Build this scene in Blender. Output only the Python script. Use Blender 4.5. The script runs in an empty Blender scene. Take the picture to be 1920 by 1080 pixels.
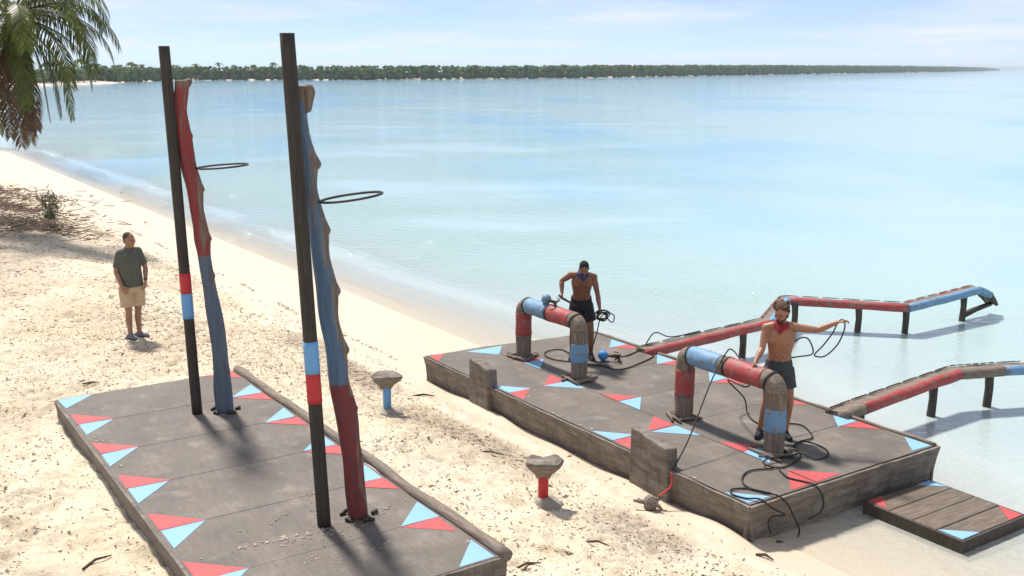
import bpy, bmesh, math, random
import numpy as np
from mathutils import Vector, Matrix, noise as mnoise
random.seed(11); rng = np.random.default_rng(11)
R = math.radians
scn = bpy.context.scene
COL = scn.collection
# ------------------------------------------------------------------ camera
CAM_H = 5.2
cd = bpy.data.cameras.new('camera'); cam = bpy.data.objects.new('camera', cd); COL.objects.link(cam)
cd.sensor_width = 36; cd.lens = 36.5625; cd.clip_start = 0.1; cd.clip_end = 30000
cam.location = (0, 0, CAM_H); cam.rotation_euler = (R(90 - 11.874), 0, 0)
scn.camera = cam
# ------------------------------------------------------------------ sky, sun, exposure
SUN_AZ, SUN_EL = R(-32), R(60)
w = bpy.data.worlds.new('World'); scn.world = w; w.use_nodes = True
nt = w.node_tree; nt.nodes.clear()
N = lambda t, **k: _n(nt, t, **k)
def _n(tree, t, **k):
    n = tree.nodes.new(t)
    for a, b in k.items():
        if a in n.inputs: n.inputs[a].default_value = b
        else: setattr(n, a, b)
    return n
out = N('ShaderNodeOutputWorld'); bg = N('ShaderNodeBackground'); bg.inputs['Strength'].default_value = 0.075
sky = N('ShaderNodeTexSky', sky_type='NISHITA', sun_disc=False, sun_elevation=SUN_EL, sun_rotation=SUN_AZ, altitude=0, air_density=0.5, dust_density=0.0, ozone_density=6.0)
tc = N('ShaderNodeTexCoord'); sep = N('ShaderNodeSeparateXYZ'); nt.links.new(tc.outputs['Generated'], sep.inputs[0])
zz = N('ShaderNodeMath', operation='MAXIMUM'); zz.inputs[1].default_value = 0.0; nt.links.new(sep.outputs['Z'], zz.inputs[0])
za = N('ShaderNodeMath', operation='ADD'); za.inputs[1].default_value = 0.05; nt.links.new(zz.outputs[0], za.inputs[0])
dx = N('ShaderNodeMath', operation='DIVIDE'); nt.links.new(sep.outputs['X'], dx.inputs[0]); nt.links.new(za.outputs[0], dx.inputs[1])
dy = N('ShaderNodeMath', operation='DIVIDE'); nt.links.new(sep.outputs['Y'], dy.inputs[0]); nt.links.new(za.outputs[0], dy.inputs[1])
cmb = N('ShaderNodeCombineXYZ'); nt.links.new(dx.outputs[0], cmb.inputs[0]); nt.links.new(dy.outputs[0], cmb.inputs[1])
cn = N('ShaderNodeTexNoise'); cn.inputs['Scale'].default_value = 0.28; cn.inputs['Detail'].default_value = 7; cn.inputs['Roughness'].default_value = 0.55
nt.links.new(cmb.outputs[0], cn.inputs['Vector'])
cr = N('ShaderNodeMapRange'); cr.inputs['From Min'].default_value = 0.46; cr.inputs['From Max'].default_value = 0.66; cr.inputs['To Min'].default_value = 0.34; cr.inputs['To Max'].default_value = 0.92
nt.links.new(cn.outputs['Fac'], cr.inputs['Value'])
cm = N('ShaderNodeMix', data_type='RGBA'); cm.inputs['B'].default_value = (7.0, 7.3, 8.1, 1)
nt.links.new(cr.outputs[0], cm.inputs['Factor']); nt.links.new(sky.outputs[0], cm.inputs['A'])
nt.links.new(cm.outputs['Result'], bg.inputs['Color']); nt.links.new(bg.outputs[0], out.inputs[0])
sd = bpy.data.lights.new('sun', 'SUN'); sd.energy = 3.6; sd.angle = R(5.5); sd.color = (1.0, 0.955, 0.89)
sun = bpy.data.objects.new('sun', sd); COL.objects.link(sun); sun.location = (0, 0, 60)
sdir = Vector((math.sin(SUN_AZ) * math.cos(SUN_EL), math.cos(SUN_AZ) * math.cos(SUN_EL), math.sin(SUN_EL)))
sun.rotation_euler = sdir.to_track_quat('Z', 'Y').to_euler()
scn.view_settings.view_transform = 'Standard'; scn.view_settings.look = 'None'
scn.view_settings.exposure = 0.80; scn.view_settings.gamma = 1.0; scn.view_settings.use_curve_mapping = False
try:
    scn.cycles.max_bounces = 8; scn.cycles.transparent_max_bounces = 8; scn.cycles.caustics_reflective = False; scn.cycles.caustics_refractive = False
except Exception: pass

# ------------------------------------------------------------------ frames of the two platforms
UX, UY = 0.555, -0.832
PANG = math.atan2(UY, UX)
A1 = (-6.13, 13.37); Z1 = 0.85
A2 = (-1.43, 16.80); Z2 = 0.50
def W2(u, v, z=0.0): return Vector((A2[0] + u * UX - v * UY, A2[1] + u * UY + v * UX, z))
def W1(u, v, z=0.0): return Vector((A1[0] + u * UX - v * UY, A1[1] + u * UY + v * UX, z))
def to_uv(x, y):
    a, b = x - A2[0], y - A2[1]
    return a * UX + b * UY, -a * UY + b * UX

# ------------------------------------------------------------------ terrain height
_U = [-900, -420, -148, -60, 2, 7, 30]; _E = [-300, -120, -20, 2.2, 2.1, 0.4, 0.3]
def shore_v(u): return np.interp(u, _U, _E)
def base_z(u, v):
    u = np.asarray(u, float); v = np.asarray(v, float)
    ve = shore_v(u)
    off = np.where(u < -60, ve - 2.2, 0.0)
    vv = v - off; e = ve - off
    dry = np.interp(-vv, [0, 1, 3.3, 5.8, 8, 12, 30, 400], [.06, .2, .58, .56, .62, .85, 1.5, 2.0])
    wet = np.where(vv < e, .06 * (1 - vv / e), np.interp(vv - e, [0, 10, 40, 400], [0, -.8, -1.8, -2.5]) * np.interp(u, [-8, 3], [1, .42]))
    return np.where(vv <= 0, dry, wet)
_perm = rng.permutation(512)
_val = rng.random(512)
def vnoise(x, y):
    xi = np.floor(x).astype(int); yi = np.floor(y).astype(int); fx = x - xi; fy = y - yi
    fx = fx * fx * (3 - 2 * fx); fy = fy * fy * (3 - 2 * fy)
    h = lambda a, b: _val[(_perm[a & 511] + b) & 511]
    return ((h(xi, yi) * (1 - fx) + h(xi + 1, yi) * fx) * (1 - fy) + (h(xi, yi + 1) * (1 - fx) + h(xi + 1, yi + 1) * fx) * fy) - .5
def terrain_z(u, v):
    u = np.asarray(u, float); v = np.asarray(v, float)
    z = base_z(u, v)
    d = np.clip((-v - .2) / 1.5, 0, 1)
    z = z + d * (vnoise(u * .7, v * .7) * .09 + vnoise(u * 2.3 + 7, v * 2.3) * .05)
    z = z + 0.5 * np.exp(-(((u + 24) / 12) ** 2 + ((v + 5.5) / 2.6) ** 2))       # low mound under the dead brush
    return z
def gz(x, y):
    u, v = to_uv(x, y); return float(terrain_z(u, v))

# ------------------------------------------------------------------ materials
def newmat(name):
    m = bpy.data.materials.new(name); m.use_nodes = True; t = m.node_tree; t.nodes.clear()
    o = t.nodes.new('ShaderNodeOutputMaterial'); b = t.nodes.new('ShaderNodeBsdfPrincipled'); t.links.new(b.outputs[0], o.inputs[0])
    return m, t, b
def noise_node(t, vec, scale, detail=4, rough=.55):
    n = t.nodes.new('ShaderNodeTexNoise'); n.inputs['Scale'].default_value = scale; n.inputs['Detail'].default_value = detail; n.inputs['Roughness'].default_value = rough
    if vec is not None: t.links.new(vec, n.inputs['Vector'])
    return n
def coords(t, stretch=(1, 1, 1), kind='Object'):
    c = t.nodes.new('ShaderNodeTexCoord'); m = t.nodes.new('ShaderNodeMapping'); m.inputs['Scale'].default_value = stretch
    t.links.new(c.outputs[kind], m.inputs['Vector']); return m.outputs[0]
def ramp(t, fac, stops):
    r = t.nodes.new('ShaderNodeValToRGB'); el = r.color_ramp.elements
    while len(el) < len(stops): el.new(0.5)
    for e, (p, c) in zip(el, stops): e.position = p; e.color = (*c, 1) if len(c) == 3 else c
    t.links.new(fac, r.inputs[0]); return r.outputs[0]
def mixc(t, a, b, fac, blend='MIX'):
    m = t.nodes.new('ShaderNodeMix'); m.data_type = 'RGBA'; m.blend_type = blend
    for s, v in (('A', a), ('B', b)):
        if isinstance(v, tuple): m.inputs[s].default_value = (*v, 1)
        else: t.links.new(v, m.inputs[s])
    if isinstance(fac, (int, float)): m.inputs['Factor'].default_value = fac
    else: t.links.new(fac, m.inputs['Factor'])
    return m.outputs['Result']
def maprange(t, v, a, b, c=0., d=1.):
    m = t.nodes.new('ShaderNodeMapRange'); m.inputs[1].default_value = a; m.inputs[2].default_value = b; m.inputs[3].default_value = c; m.inputs[4].default_value = d
    t.links.new(v, m.inputs[0]); return m.outputs[0]
def bump(t, b, h, strength=.3, dist=.02):
    n = t.nodes.new('ShaderNodeBump'); n.inputs['Strength'].default_value = strength; n.inputs['Distance'].default_value = dist
    t.links.new(h, n.inputs['Height']); t.links.new(n.outputs[0], b.inputs['Normal'])
def simple(name, c, rough=.7, var=.25, scale=12, bmp=.2, stretch=(1, 1, 1), c2=None, dist=.01):
    m, t, b = newmat(name); v = coords(t, stretch)
    n = noise_node(t, v, scale, 6)
    lo = tuple(x * (1 - var) for x in c); hi = tuple(min(1, x * (1 + var)) for x in (c2 or c))
    t.links.new(ramp(t, n.outputs['Fac'], [(.3, lo), (.7, hi)]), b.inputs['Base Color'])
    b.inputs['Roughness'].default_value = rough
    if bmp: bump(t, b, n.outputs['Fac'], bmp, dist)
    return m
def wood(name, dark, mid, light, stretch, scale=6, rough=.8, bmp=.5, dist=.01):
    m, t, b = newmat(name); v = coords(t, stretch); n = noise_node(t, v, scale, 8, .65)
    v2 = coords(t); n2 = noise_node(t, v2, 1.7, 5)
    c = ramp(t, n.outputs['Fac'], [(.28, dark), (.5, mid), (.75, light)])
    c = mixc(t, c, dark, maprange(t, n2.outputs['Fac'], .5, .75, 0, .55))
    t.links.new(c, b.inputs['Base Color']); b.inputs['Roughness'].default_value = rough; bump(t, b, n.outputs['Fac'], bmp, dist)
    return m
def paint(name, c, wear=(.17, .145, .12), amount=.62, rough=.6):
    m, t, b = newmat(name); v = coords(t); n = noise_node(t, v, 9, 8, .7); n2 = noise_node(t, v, 2.2, 4)
    col = mixc(t, tuple(x * .8 for x in c), tuple(min(1, x * 1.12) for x in c), n2.outputs['Fac'])
    col = mixc(t, col, wear, maprange(t, n.outputs['Fac'], amount, amount + .1, 0, .8))
    t.links.new(col, b.inputs['Base Color']); b.inputs['Roughness'].default_value = rough; bump(t, b, n.outputs['Fac'], .12, .004)
    return m
M = {}
BLUE = (.21, .40, .58); RED = (.46, .065, .065)
M['blue'] = paint('blue_paint', BLUE, amount=.64); M['red'] = paint('red_paint', RED, amount=.62)
M['blue_band'] = paint('blue_band_paint', (.13, .33, .60), amount=.70); M['red_band'] = paint('red_band_paint', (.48, .025, .03), amount=.70)
M['log_blue'] = paint('worn_blue_paint', (.14, .28, .44), amount=.51); M['log_red'] = paint('worn_red_paint', (.34, .045, .042), amount=.51)
def deck_mat():
    m, t, b = newmat('weathered_deck'); v = coords(t); n = noise_node(t, v, 1.1, 6, .6); n2 = noise_node(t, coords(t, (2.2, 14, 2)), 2.0, 6, .65); n3 = noise_node(t, v, 22, 5, .7); n4 = noise_node(t, v, 3.1, 7, .62)
    c = ramp(t, n.outputs['Fac'], [(.3, (.092, .076, .061)), (.55, (.146, .121, .098)), (.78, (.225, .19, .156))])
    c = mixc(t, c, (.088, .071, .057), maprange(t, n2.outputs['Fac'], .45, .68, 0, .65))
    c = mixc(t, c, (.27, .235, .20), maprange(t, n4.outputs['Fac'], .55, .74, 0, .6))
    c = mixc(t, c, (.44, .41, .36), maprange(t, n3.outputs['Fac'], .69, .76, 0, .55))
    t.links.new(c, b.inputs['Base Color']); b.inputs['Roughness'].default_value = .72; bump(t, b, n3.outputs['Fac'], .3, .004)
    return m
M['deck'] = deck_mat()
def side_mat():
    m, t, b = newmat('stained_side_board'); n = noise_node(t, coords(t, (1, 1, 5)), 3.0, 8, .65); n2 = noise_node(t, coords(t, (6, 6, .6)), 2.2, 6, .6); n3 = noise_node(t, coords(t), 1.3, 4)
    c = ramp(t, n.outputs['Fac'], [(.3, (.092, .075, .059)), (.52, (.17, .142, .116)), (.75, (.29, .25, .21))])
    c = mixc(t, c, (.06, .048, .038), maprange(t, n2.outputs['Fac'], .52, .72, 0, .65))
    c = mixc(t, c, (.24, .205, .165), maprange(t, n3.outputs['Fac'], .55, .8, 0, .5))
    t.links.new(c, b.inputs['Base Color']); b.inputs['Roughness'].default_value = .82; bump(t, b, n.outputs['Fac'], .4, .01)
    return m
M['side'] = side_mat()
M['drift'] = wood('driftwood', (.075, .056, .04), (.17, .132, .098), (.30, .245, .19), (9, 9, 1), 4)
M['drift_x'] = wood('driftwood_along', (.085, .062, .045), (.18, .14, .105), (.30, .245, .195), (1, 9, 9), 4)
M['dark_pole'] = wood('dark_pole_wood', (.016, .012, .009), (.034, .026, .019), (.062, .048, .036), (10, 10, .7), 4, .75, .4)
M['dark_wood'] = wood('dark_wet_wood', (.03, .022, .016), (.055, .042, .032), (.10, .08, .062), (8, 8, 1), 4, .7)
M['plank'] = wood('step_plank_wood', (.075, .054, .038), (.135, .10, .072), (.215, .17, .128), (9, 1.2, 9), 3.2, .7)
M['stone_wood'] = wood('carved_block_wood', (.09, .068, .052), (.19, .155, .125), (.30, .255, .21), (2, 2, 7), 4, .85, .6)
M['rope'] = simple('black_rope', (.018, .016, .015), .8, .3, 120, .3)
M['red_cord'] = simple('red_cord', (.5, .03, .03), .7, .2, 60, .1)
M['iron'] = simple('dark_iron_ring', (.022, .02, .02), .55, .3, 40, .2)
M['sand_pile'] = simple('spilled_sand', (.40, .34, .265), .95, .12, 60, .5)
M['mound'] = simple('grey_packed_sand', (.31, .265, .21), .95, .15, 25, .6)
# sand
def sand_mat():
    m, t, b = newmat('beach_sand'); v = coords(t); n1 = noise_node(t, v, .55, 6, .6); n2 = noise_node(t, v, 8, 7, .7); n3 = noise_node(t, v, 40, 5, .7); n4 = noise_node(t, v, 2.1, 7, .7)
    a = t.nodes.new('ShaderNodeAttribute'); a.attribute_name = 'wet'; a2 = t.nodes.new('ShaderNodeAttribute'); a2.attribute_name = 'litter'
    c = ramp(t, n1.outputs['Fac'], [(.3, (.61, .50, .345)), (.7, (.76, .67, .51))])
    c = mixc(t, c, (.36, .26, .155), maprange(t, n4.outputs['Fac'], .52, .68, 0, .65))
    c = mixc(t, c, (.26, .175, .10), maprange(t, n3.outputs['Fac'], .58, .70, 0, .65))
    lit = t.nodes.new('ShaderNodeMath'); lit.operation = 'MULTIPLY'; t.links.new(a2.outputs['Fac'], lit.inputs[0]); t.links.new(maprange(t, n2.outputs['Fac'], .35, .6, .25, 1), lit.inputs[1])
    c = mixc(t, c, (.20, .145, .105), lit.outputs[0])
    c = mixc(t, c, (.56, .455, .34), a.outputs['Fac'])
    t.links.new(c, b.inputs['Base Color'])
    rr = t.nodes.new('ShaderNodeMath'); rr.operation = 'MULTIPLY_ADD'; rr.inputs[1].default_value = -.45; rr.inputs[2].default_value = .95; t.links.new(a.outputs['Fac'], rr.inputs[0]); t.links.new(rr.outputs[0], b.inputs['Roughness'])
    h = t.nodes.new('ShaderNodeMath'); h.operation = 'ADD'; t.links.new(n2.outputs['Fac'], h.inputs[0]); h2 = t.nodes.new('ShaderNodeMath'); h2.operation = 'MULTIPLY'; h2.inputs[1].default_value = .35; t.links.new(n3.outputs['Fac'], h2.inputs[0]); t.links.new(h2.outputs[0], h.inputs[1])
    dry = t.nodes.new('ShaderNodeMath'); dry.operation = 'MULTIPLY_ADD'; dry.inputs[1].default_value = -.85; dry.inputs[2].default_value = .95; t.links.new(a.outputs['Fac'], dry.inputs[0])
    n = t.nodes.new('ShaderNodeBump'); n.inputs['Distance'].default_value = .05; t.links.new(dry.outputs[0], n.inputs['Strength']); t.links.new(h.outputs[0], n.inputs['Height']); t.links.new(n.outputs[0], b.inputs['Normal'])
    return m
M['sand'] = sand_mat()
def water_mat():
    m, t, b = newmat('lagoon_water'); o = [n for n in t.nodes if n.type == 'OUTPUT_MATERIAL'][0]
    a = t.nodes.new('ShaderNodeAttribute'); a.attribute_name = 'depth'
    v = coords(t); big = noise_node(t, coords(t, (1, .45, 1)), .035, 4, .55)
    c = ramp(t, maprange(t, a.outputs['Fac'], 0, 2.5), [(0, (.64, .59, .49)), (.03, (.50, .52, .48)), (.07, (.37, .44, .43)), (.16, (.36, .49, .47)), (.42, (.37, .52, .54)), (1, (.34, .52, .58))])
    c = mixc(t, c, (.18, .43, .66), maprange(t, big.outputs['Fac'], .47, .64, 0, .85))
    t.links.new(c, b.inputs['Base Color']); b.inputs['Roughness'].default_value = .05; b.inputs['IOR'].default_value = 1.4
    w1 = noise_node(t, coords(t, (1, 1.7, 1)), 1.9, 5, .65); w2 = noise_node(t, coords(t, (1, 1.5, 1)), 6.0, 4, .6); w3 = noise_node(t, coords(t, (.5, 1, 1)), .12, 3)
    ad = t.nodes.new('ShaderNodeMath'); ad.operation = 'MULTIPLY_ADD'; ad.inputs[1].default_value = .35; t.links.new(w2.outputs['Fac'], ad.inputs[0]); t.links.new(w1.outputs['Fac'], ad.inputs[2])
    n = t.nodes.new('ShaderNodeBump'); n.inputs['Distance'].default_value = .16; t.links.new(maprange(t, w3.outputs['Fac'], .38, .6, .13, .7), n.inputs['Strength']); t.links.new(ad.outputs[0], n.inputs['Height']); t.links.new(n.outputs[0], b.inputs['Normal'])
    tr = t.nodes.new('ShaderNodeBsdfTransparent'); tr.inputs[0].default_value = (.97, .985, .97, 1); mx = t.nodes.new('ShaderNodeMixShader')
    t.links.new(maprange(t, a.outputs['Fac'], 0, .14, .35, 1), mx.inputs[0]); t.links.new(tr.outputs[0], mx.inputs[1]); t.links.new(b.outputs[0], mx.inputs[2]); t.links.new(mx.outputs[0], o.inputs[0])
    return m
M['water'] = water_mat()
def tint_mat(name, stops, rough=.8, trans=0.):
    m, t, b = newmat(name); a = t.nodes.new('ShaderNodeAttribute'); a.attribute_name = 'tint'
    t.links.new(ramp(t, a.outputs['Fac'], stops), b.inputs['Base Color']); b.inputs['Roughness'].default_value = rough
    if trans:
        o = [n for n in t.nodes if n.type == 'OUTPUT_MATERIAL'][0]; tl = t.nodes.new('ShaderNodeBsdfTranslucent'); t.links.new(ramp(t, a.outputs['Fac'], stops), tl.inputs[0])
        mx = t.nodes.new('ShaderNodeMixShader'); mx.inputs[0].default_value = trans; t.links.new(b.outputs[0], mx.inputs[1]); t.links.new(tl.outputs[0], mx.inputs[2]); t.links.new(mx.outputs[0], o.inputs[0])
    return m
M['debris'] = tint_mat('dry_beach_litter', [(0, (.05, .033, .02)), (.5, (.17, .11, .065)), (1, (.30, .21, .13))])
M['brush'] = tint_mat('dead_brush', [(0, (.05, .034, .024)), (.6, (.16, .105, .07)), (1, (.30, .21, .14))])
M['frond'] = tint_mat('palm_frond_green', [(0, (.045, .068, .010)), (.5, (.105, .13, .018)), (1, (.20, .195, .04))], .45, .45)
M['frond_dead'] = tint_mat('palm_frond_dry', [(0, (.07, .04, .02)), (1, (.20, .12, .06))], .8, .25)
M['forest'] = tint_mat('shore_forest', [(0, (.10, .145, .04)), (.5, (.165, .22, .06)), (1, (.24, .29, .09))], .8, .55)
M['leaf'] = tint_mat('shrub_leaf', [(0, (.05, .055, .02)), (1, (.14, .13, .05))], .6, .2)
M['palm_trunk'] = wood('palm_trunk_bark', (.08, .06, .05), (.15, .12, .10), (.23, .19, .16), (1, 1, 9), 3)
M['far_sand'] = simple('far_beach_sand', (.60, .51, .42), .95, .15, .2, 0)

# ------------------------------------------------------------------ mesh builder
def setp(o, label=None, cat=None, group=None, kind=None):
    if label: o['label'] = label
    if cat: o['category'] = cat
    if group: o['group'] = group
    if kind: o['kind'] = kind
    return o
def empty(name, loc, rz=0, label=None, cat=None, group=None):
    o = bpy.data.objects.new(name, None); COL.objects.link(o); o.location = loc; o.rotation_euler = (0, 0, rz); o.empty_display_size = .2
    return setp(o, label, cat, group)
def link_mesh(name, me, mat, parent=None, loc=(0, 0, 0), rz=0):
    if mat is not None and len(me.materials) == 0: me.materials.append(mat)
    o = bpy.data.objects.new(name, me); COL.objects.link(o); o.location = loc; o.rotation_euler = (0, 0, rz)
    if parent: o.parent = parent
    return o
class MB:
    def __init__(s): s.v = []; s.f = []; s.t = []; s.tint = .5
    def add(s, vs, fs):
        k = len(s.v); s.v += [tuple(p) for p in vs]; s.t += [s.tint] * len(vs); s.f += [tuple(i + k for i in f) for f in fs]
    def box(s, x0, x1, y0, y1, z0, z1, jit=0):
        j = lambda: random.uniform(-jit, jit) if jit else 0
        vs = [(x + j(), y + j(), z + j()) for z in (z0, z1) for x, y in ((x0, y0), (x1, y0), (x1, y1), (x0, y1))]
        s.add(vs, [(3, 2, 1, 0), (4, 5, 6, 7), (0, 1, 5, 4), (1, 2, 6, 5), (2, 3, 7, 6), (3, 0, 4, 7)])
    def poly(s, pts, z0, z1):
        n = len(pts); a = sum(pts[i][0] * pts[(i + 1) % n][1] - pts[(i + 1) % n][0] * pts[i][1] for i in range(n))
        if a < 0: pts = pts[::-1]
        vs = [(x, y, z0) for x, y in pts] + [(x, y, z1) for x, y in pts]
        s.add(vs, [tuple(range(n))[::-1], tuple(range(n, 2 * n))] + [(i, (i + 1) % n, n + (i + 1) % n, n + i) for i in range(n)])
    def tube(s, path, rad, n=10, caps=True, flat=None, fn=None, up=None):
        path = [Vector(p) for p in path]; m = len(path)
        if not hasattr(rad, '__len__'): rad = [rad] * m
        prev = None; vs = []
        for i, p in enumerate(path):
            d = (path[min(i + 1, m - 1)] - path[max(i - 1, 0)]).normalized()
            if prev is None:
                a = Vector(up) if up else (Vector((0, 0, 1)) if abs(d.z) < .9 else Vector((1, 0, 0)))
                x = d.cross(a).normalized()
            else:
                x = (prev - d * prev.dot(d)); x = x.normalized() if x.length > 1e-6 else d.orthogonal().normalized()
            prev = x; y = d.cross(x)
            for k in range(n):
                t = 2 * math.pi * k / n; r = rad[i] if fn is None else fn(i, t, rad[i])
                vs.append(p + x * (math.cos(t) * r * (flat[0] if flat else 1)) + y * (math.sin(t) * r * (flat[1] if flat else 1)))
        fs = [(i * n + k, i * n + (k + 1) % n, (i + 1) * n + (k + 1) % n, (i + 1) * n + k) for i in range(m - 1) for k in range(n)]
        if caps: fs += [tuple(range(n))[::-1], tuple((m - 1) * n + k for k in range(n))]
        s.add(vs, fs)
    def cap(s, p, q, r0, r1, n=14):
        p, q = Vector(p), Vector(q); d = (q - p); L = d.length
        if L < 1e-6: return s.ell(p, (r0,) * 3)
        d /= L; path, rad = [], []
        for a in (-85, -60, -30): path.append(p + d * (r0 * math.sin(R(a)))); rad.append(r0 * math.cos(R(a)))
        path.append(p); rad.append(r0)
        for f in (.33, .66): path.append(p + d * L * f); rad.append(r0 + (r1 - r0) * f)
        path.append(q); rad.append(r1)
        for a in (30, 60, 85): path.append(q + d * (r1 * math.sin(R(a)))); rad.append(r1 * math.cos(R(a)))
        s.tube(path, rad, n)
    def ell(s, c, r, basis=None, n=14, m=9, fn=None):
        c = Vector(c); B = basis or Matrix.Identity(3); vs = []
        for i in range(1, m):
            a = math.pi * i / m
            for k in range(n):
                t = 2 * math.pi * k / n; d = Vector((math.sin(a) * math.cos(t), math.sin(a) * math.sin(t), math.cos(a)))
                q = fn(d) if fn else 1
                vs.append(c + B @ Vector((d.x * r[0] * q, d.y * r[1] * q, d.z * r[2] * q)))
        vs += [c + B @ Vector((0, 0, r[2])), c - B @ Vector((0, 0, r[2]))]; T = len(vs) - 2
        fs = [(i * n + k, (i + 1) * n + k, (i + 1) * n + (k + 1) % n, i * n + (k + 1) % n) for i in range(m - 2) for k in range(n)]
        fs += [(T, k, (k + 1) % n) for k in range(n)] + [(T + 1, (m - 2) * n + (k + 1) % n, (m - 2) * n + k) for k in range(n)]
        s.add(vs, fs)
    def loft(s, secs, n=24, p=2.3):
        # secs: (center, half width, half depth, yaw): horizontal superellipse rings, closed ends
        vs = []
        for c, a, b, yaw in secs:
            ca, sa = math.cos(yaw), math.sin(yaw)
            for k in range(n):
                t = 2 * math.pi * k / n; x = abs(math.cos(t)) ** (2 / p) * math.copysign(1, math.cos(t)) * a; y = abs(math.sin(t)) ** (2 / p) * math.copysign(1, math.sin(t)) * b
                vs.append((c[0] + x * ca - y * sa, c[1] + x * sa + y * ca, c[2]))
        m = len(secs)
        s.add(vs, [(i * n + k, i * n + (k + 1) % n, (i + 1) * n + (k + 1) % n, (i + 1) * n + k) for i in range(m - 1) for k in range(n)] + [tuple(range(n))[::-1], tuple((m - 1) * n + k for k in range(n))])
    def mesh(s, name, origin=(0, 0, 0), smooth=False, tint=False):
        me = bpy.data.meshes.new(name); ox, oy, oz = origin
        me.from_pydata([(x - ox, y - oy, z - oz) for x, y, z in s.v], [], s.f)
        if smooth: me.polygons.foreach_set('use_smooth', [True] * len(me.polygons))
        if tint:
            a = me.attributes.new('tint', 'FLOAT', 'POINT'); a.data.foreach_set('value', s.t)
        me.update(); return me
    def build(s, name, mat, parent=None, origin=(0, 0, 0), smooth=False, tint=False, place=True):
        return link_mesh(name, s.mesh(name, origin, smooth, tint), mat, parent, origin if place else (0, 0, 0))
def bevel(o, w=.01, seg=2):
    m = o.modifiers.new('bevel', 'BEVEL'); m.width = w; m.segments = seg; m.limit_method = 'ANGLE'; m.angle_limit = R(40); return o
def remeshed(mb, voxel, smooth=3, factor=.5):
    me = mb.mesh('tmp'); o = bpy.data.objects.new('tmp', me); COL.objects.link(o)
    r = o.modifiers.new('r', 'REMESH'); r.mode = 'VOXEL'; r.voxel_size = voxel; r.use_smooth_shade = True
    if smooth: q = o.modifiers.new('s', 'SMOOTH'); q.iterations = smooth; q.factor = factor
    dg = bpy.context.evaluated_depsgraph_get(); dg.update()
    res = bpy.data.meshes.new_from_object(o.evaluated_get(dg)); bpy.data.objects.remove(o); bpy.data.meshes.remove(me)
    res.polygons.foreach_set('use_smooth', [True] * len(res.polygons)); return res
def crom(pts, k=8):
    P = [Vector(p) for p in pts]; P = [P[0] * 2 - P[1]] + P + [P[-1] * 2 - P[-2]]; o = []
    for i in range(1, len(P) - 2):
        a, b, c, d = P[i - 1:i + 3]
        for j in range(k):
            t = j / k; o.append(.5 * ((2 * b) + (c - a) * t + (2 * a - 5 * b + 4 * c - d) * t * t + (3 * b - a - 3 * c + d) * t ** 3))
    return o + [P[-2]]

# ================================================================== THE SETTING
def lines(*segs):
    r = []
    for a, b, st in segs: r += list(np.arange(a, b, st))
    return np.array(r)
def grow(a, b, st, g):
    r = [a]; s = 1 if b > a else -1
    while (b - r[-1]) * s > 0: r.append(r[-1] + s * st); st *= g
    return r[1:]
ul = np.array(sorted(grow(-6, -420, .08, 1.07)) + list(np.arange(-6, 10, .05)) + grow(9.95, 60, .08, 1.25))
vl = np.array(sorted(grow(-9, -160, .08, 1.12)) + list(np.arange(-9, 1.5, .05)) + grow(1.45, 220, .08, 1.1))
UU, VV = np.meshgrid(ul, vl, indexing='ij')
ZZ = terrain_z(UU, VV)
# footprints and kicked-up hollows in the dry sand
fine_u = (ul > -9) & (ul < 10)
for _ in range(3800):
    fu, fv = rng.uniform(-9, 9.9), rng.uniform(-9, -.25)
    r = rng.uniform(.035, .10); dpt = rng.uniform(.008, .034) * min(1, (-fv) / .8); ang = rng.uniform(0, math.pi)
    i0, i1 = np.searchsorted(ul, [fu - .42, fu + .42]); j0, j1 = np.searchsorted(vl, [fv - .42, fv + .42])
    if i1 <= i0 or j1 <= j0: continue
    a = UU[i0:i1, j0:j1] - fu; b = VV[i0:i1, j0:j1] - fv
    x = (a * math.cos(ang) + b * math.sin(ang)) / (r * 1.7); y = (-a * math.sin(ang) + b * math.cos(ang)) / r; q = x * x + y * y
    ZZ[i0:i1, j0:j1] += -dpt * np.exp(-q * 1.3) + .45 * dpt * np.exp(-((np.sqrt(q) - 1.45) ** 2) * 5)
for _ in range(420):                                             # trodden paths: deeper prints in three lanes
    ln_ = rng.integers(0, 3); fu = rng.uniform(-8, 9.5); fv = (-1.9, -3.0, -6.6)[ln_] + rng.normal(0, .3) + .4 * math.sin(fu * .5 + ln_)
    r = rng.uniform(.07, .11); dpt = rng.uniform(.016, .038); ang = rng.normal(0, .35)
    i0, i1 = np.searchsorted(ul, [fu - .5, fu + .5]); j0, j1 = np.searchsorted(vl, [fv - .5, fv + .5])
    a = UU[i0:i1, j0:j1] - fu; b = VV[i0:i1, j0:j1] - fv
    x = (a * math.cos(ang) + b * math.sin(ang)) / (r * 2.0); y = (-a * math.sin(ang) + b * math.cos(ang)) / r; q = x * x + y * y
    ZZ[i0:i1, j0:j1] += -dpt * np.exp(-q ** 1.6) + .5 * dpt * np.exp(-((np.sqrt(q) - 1.4) ** 2) * 6)
dz = np.clip((-VV - .1) / 1.0, 0, 1)
ZZ += dz * (vnoise(UU * 7, VV * 7) * .018 + vnoise(UU * 14 + 3, VV * 14) * .016)
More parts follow.
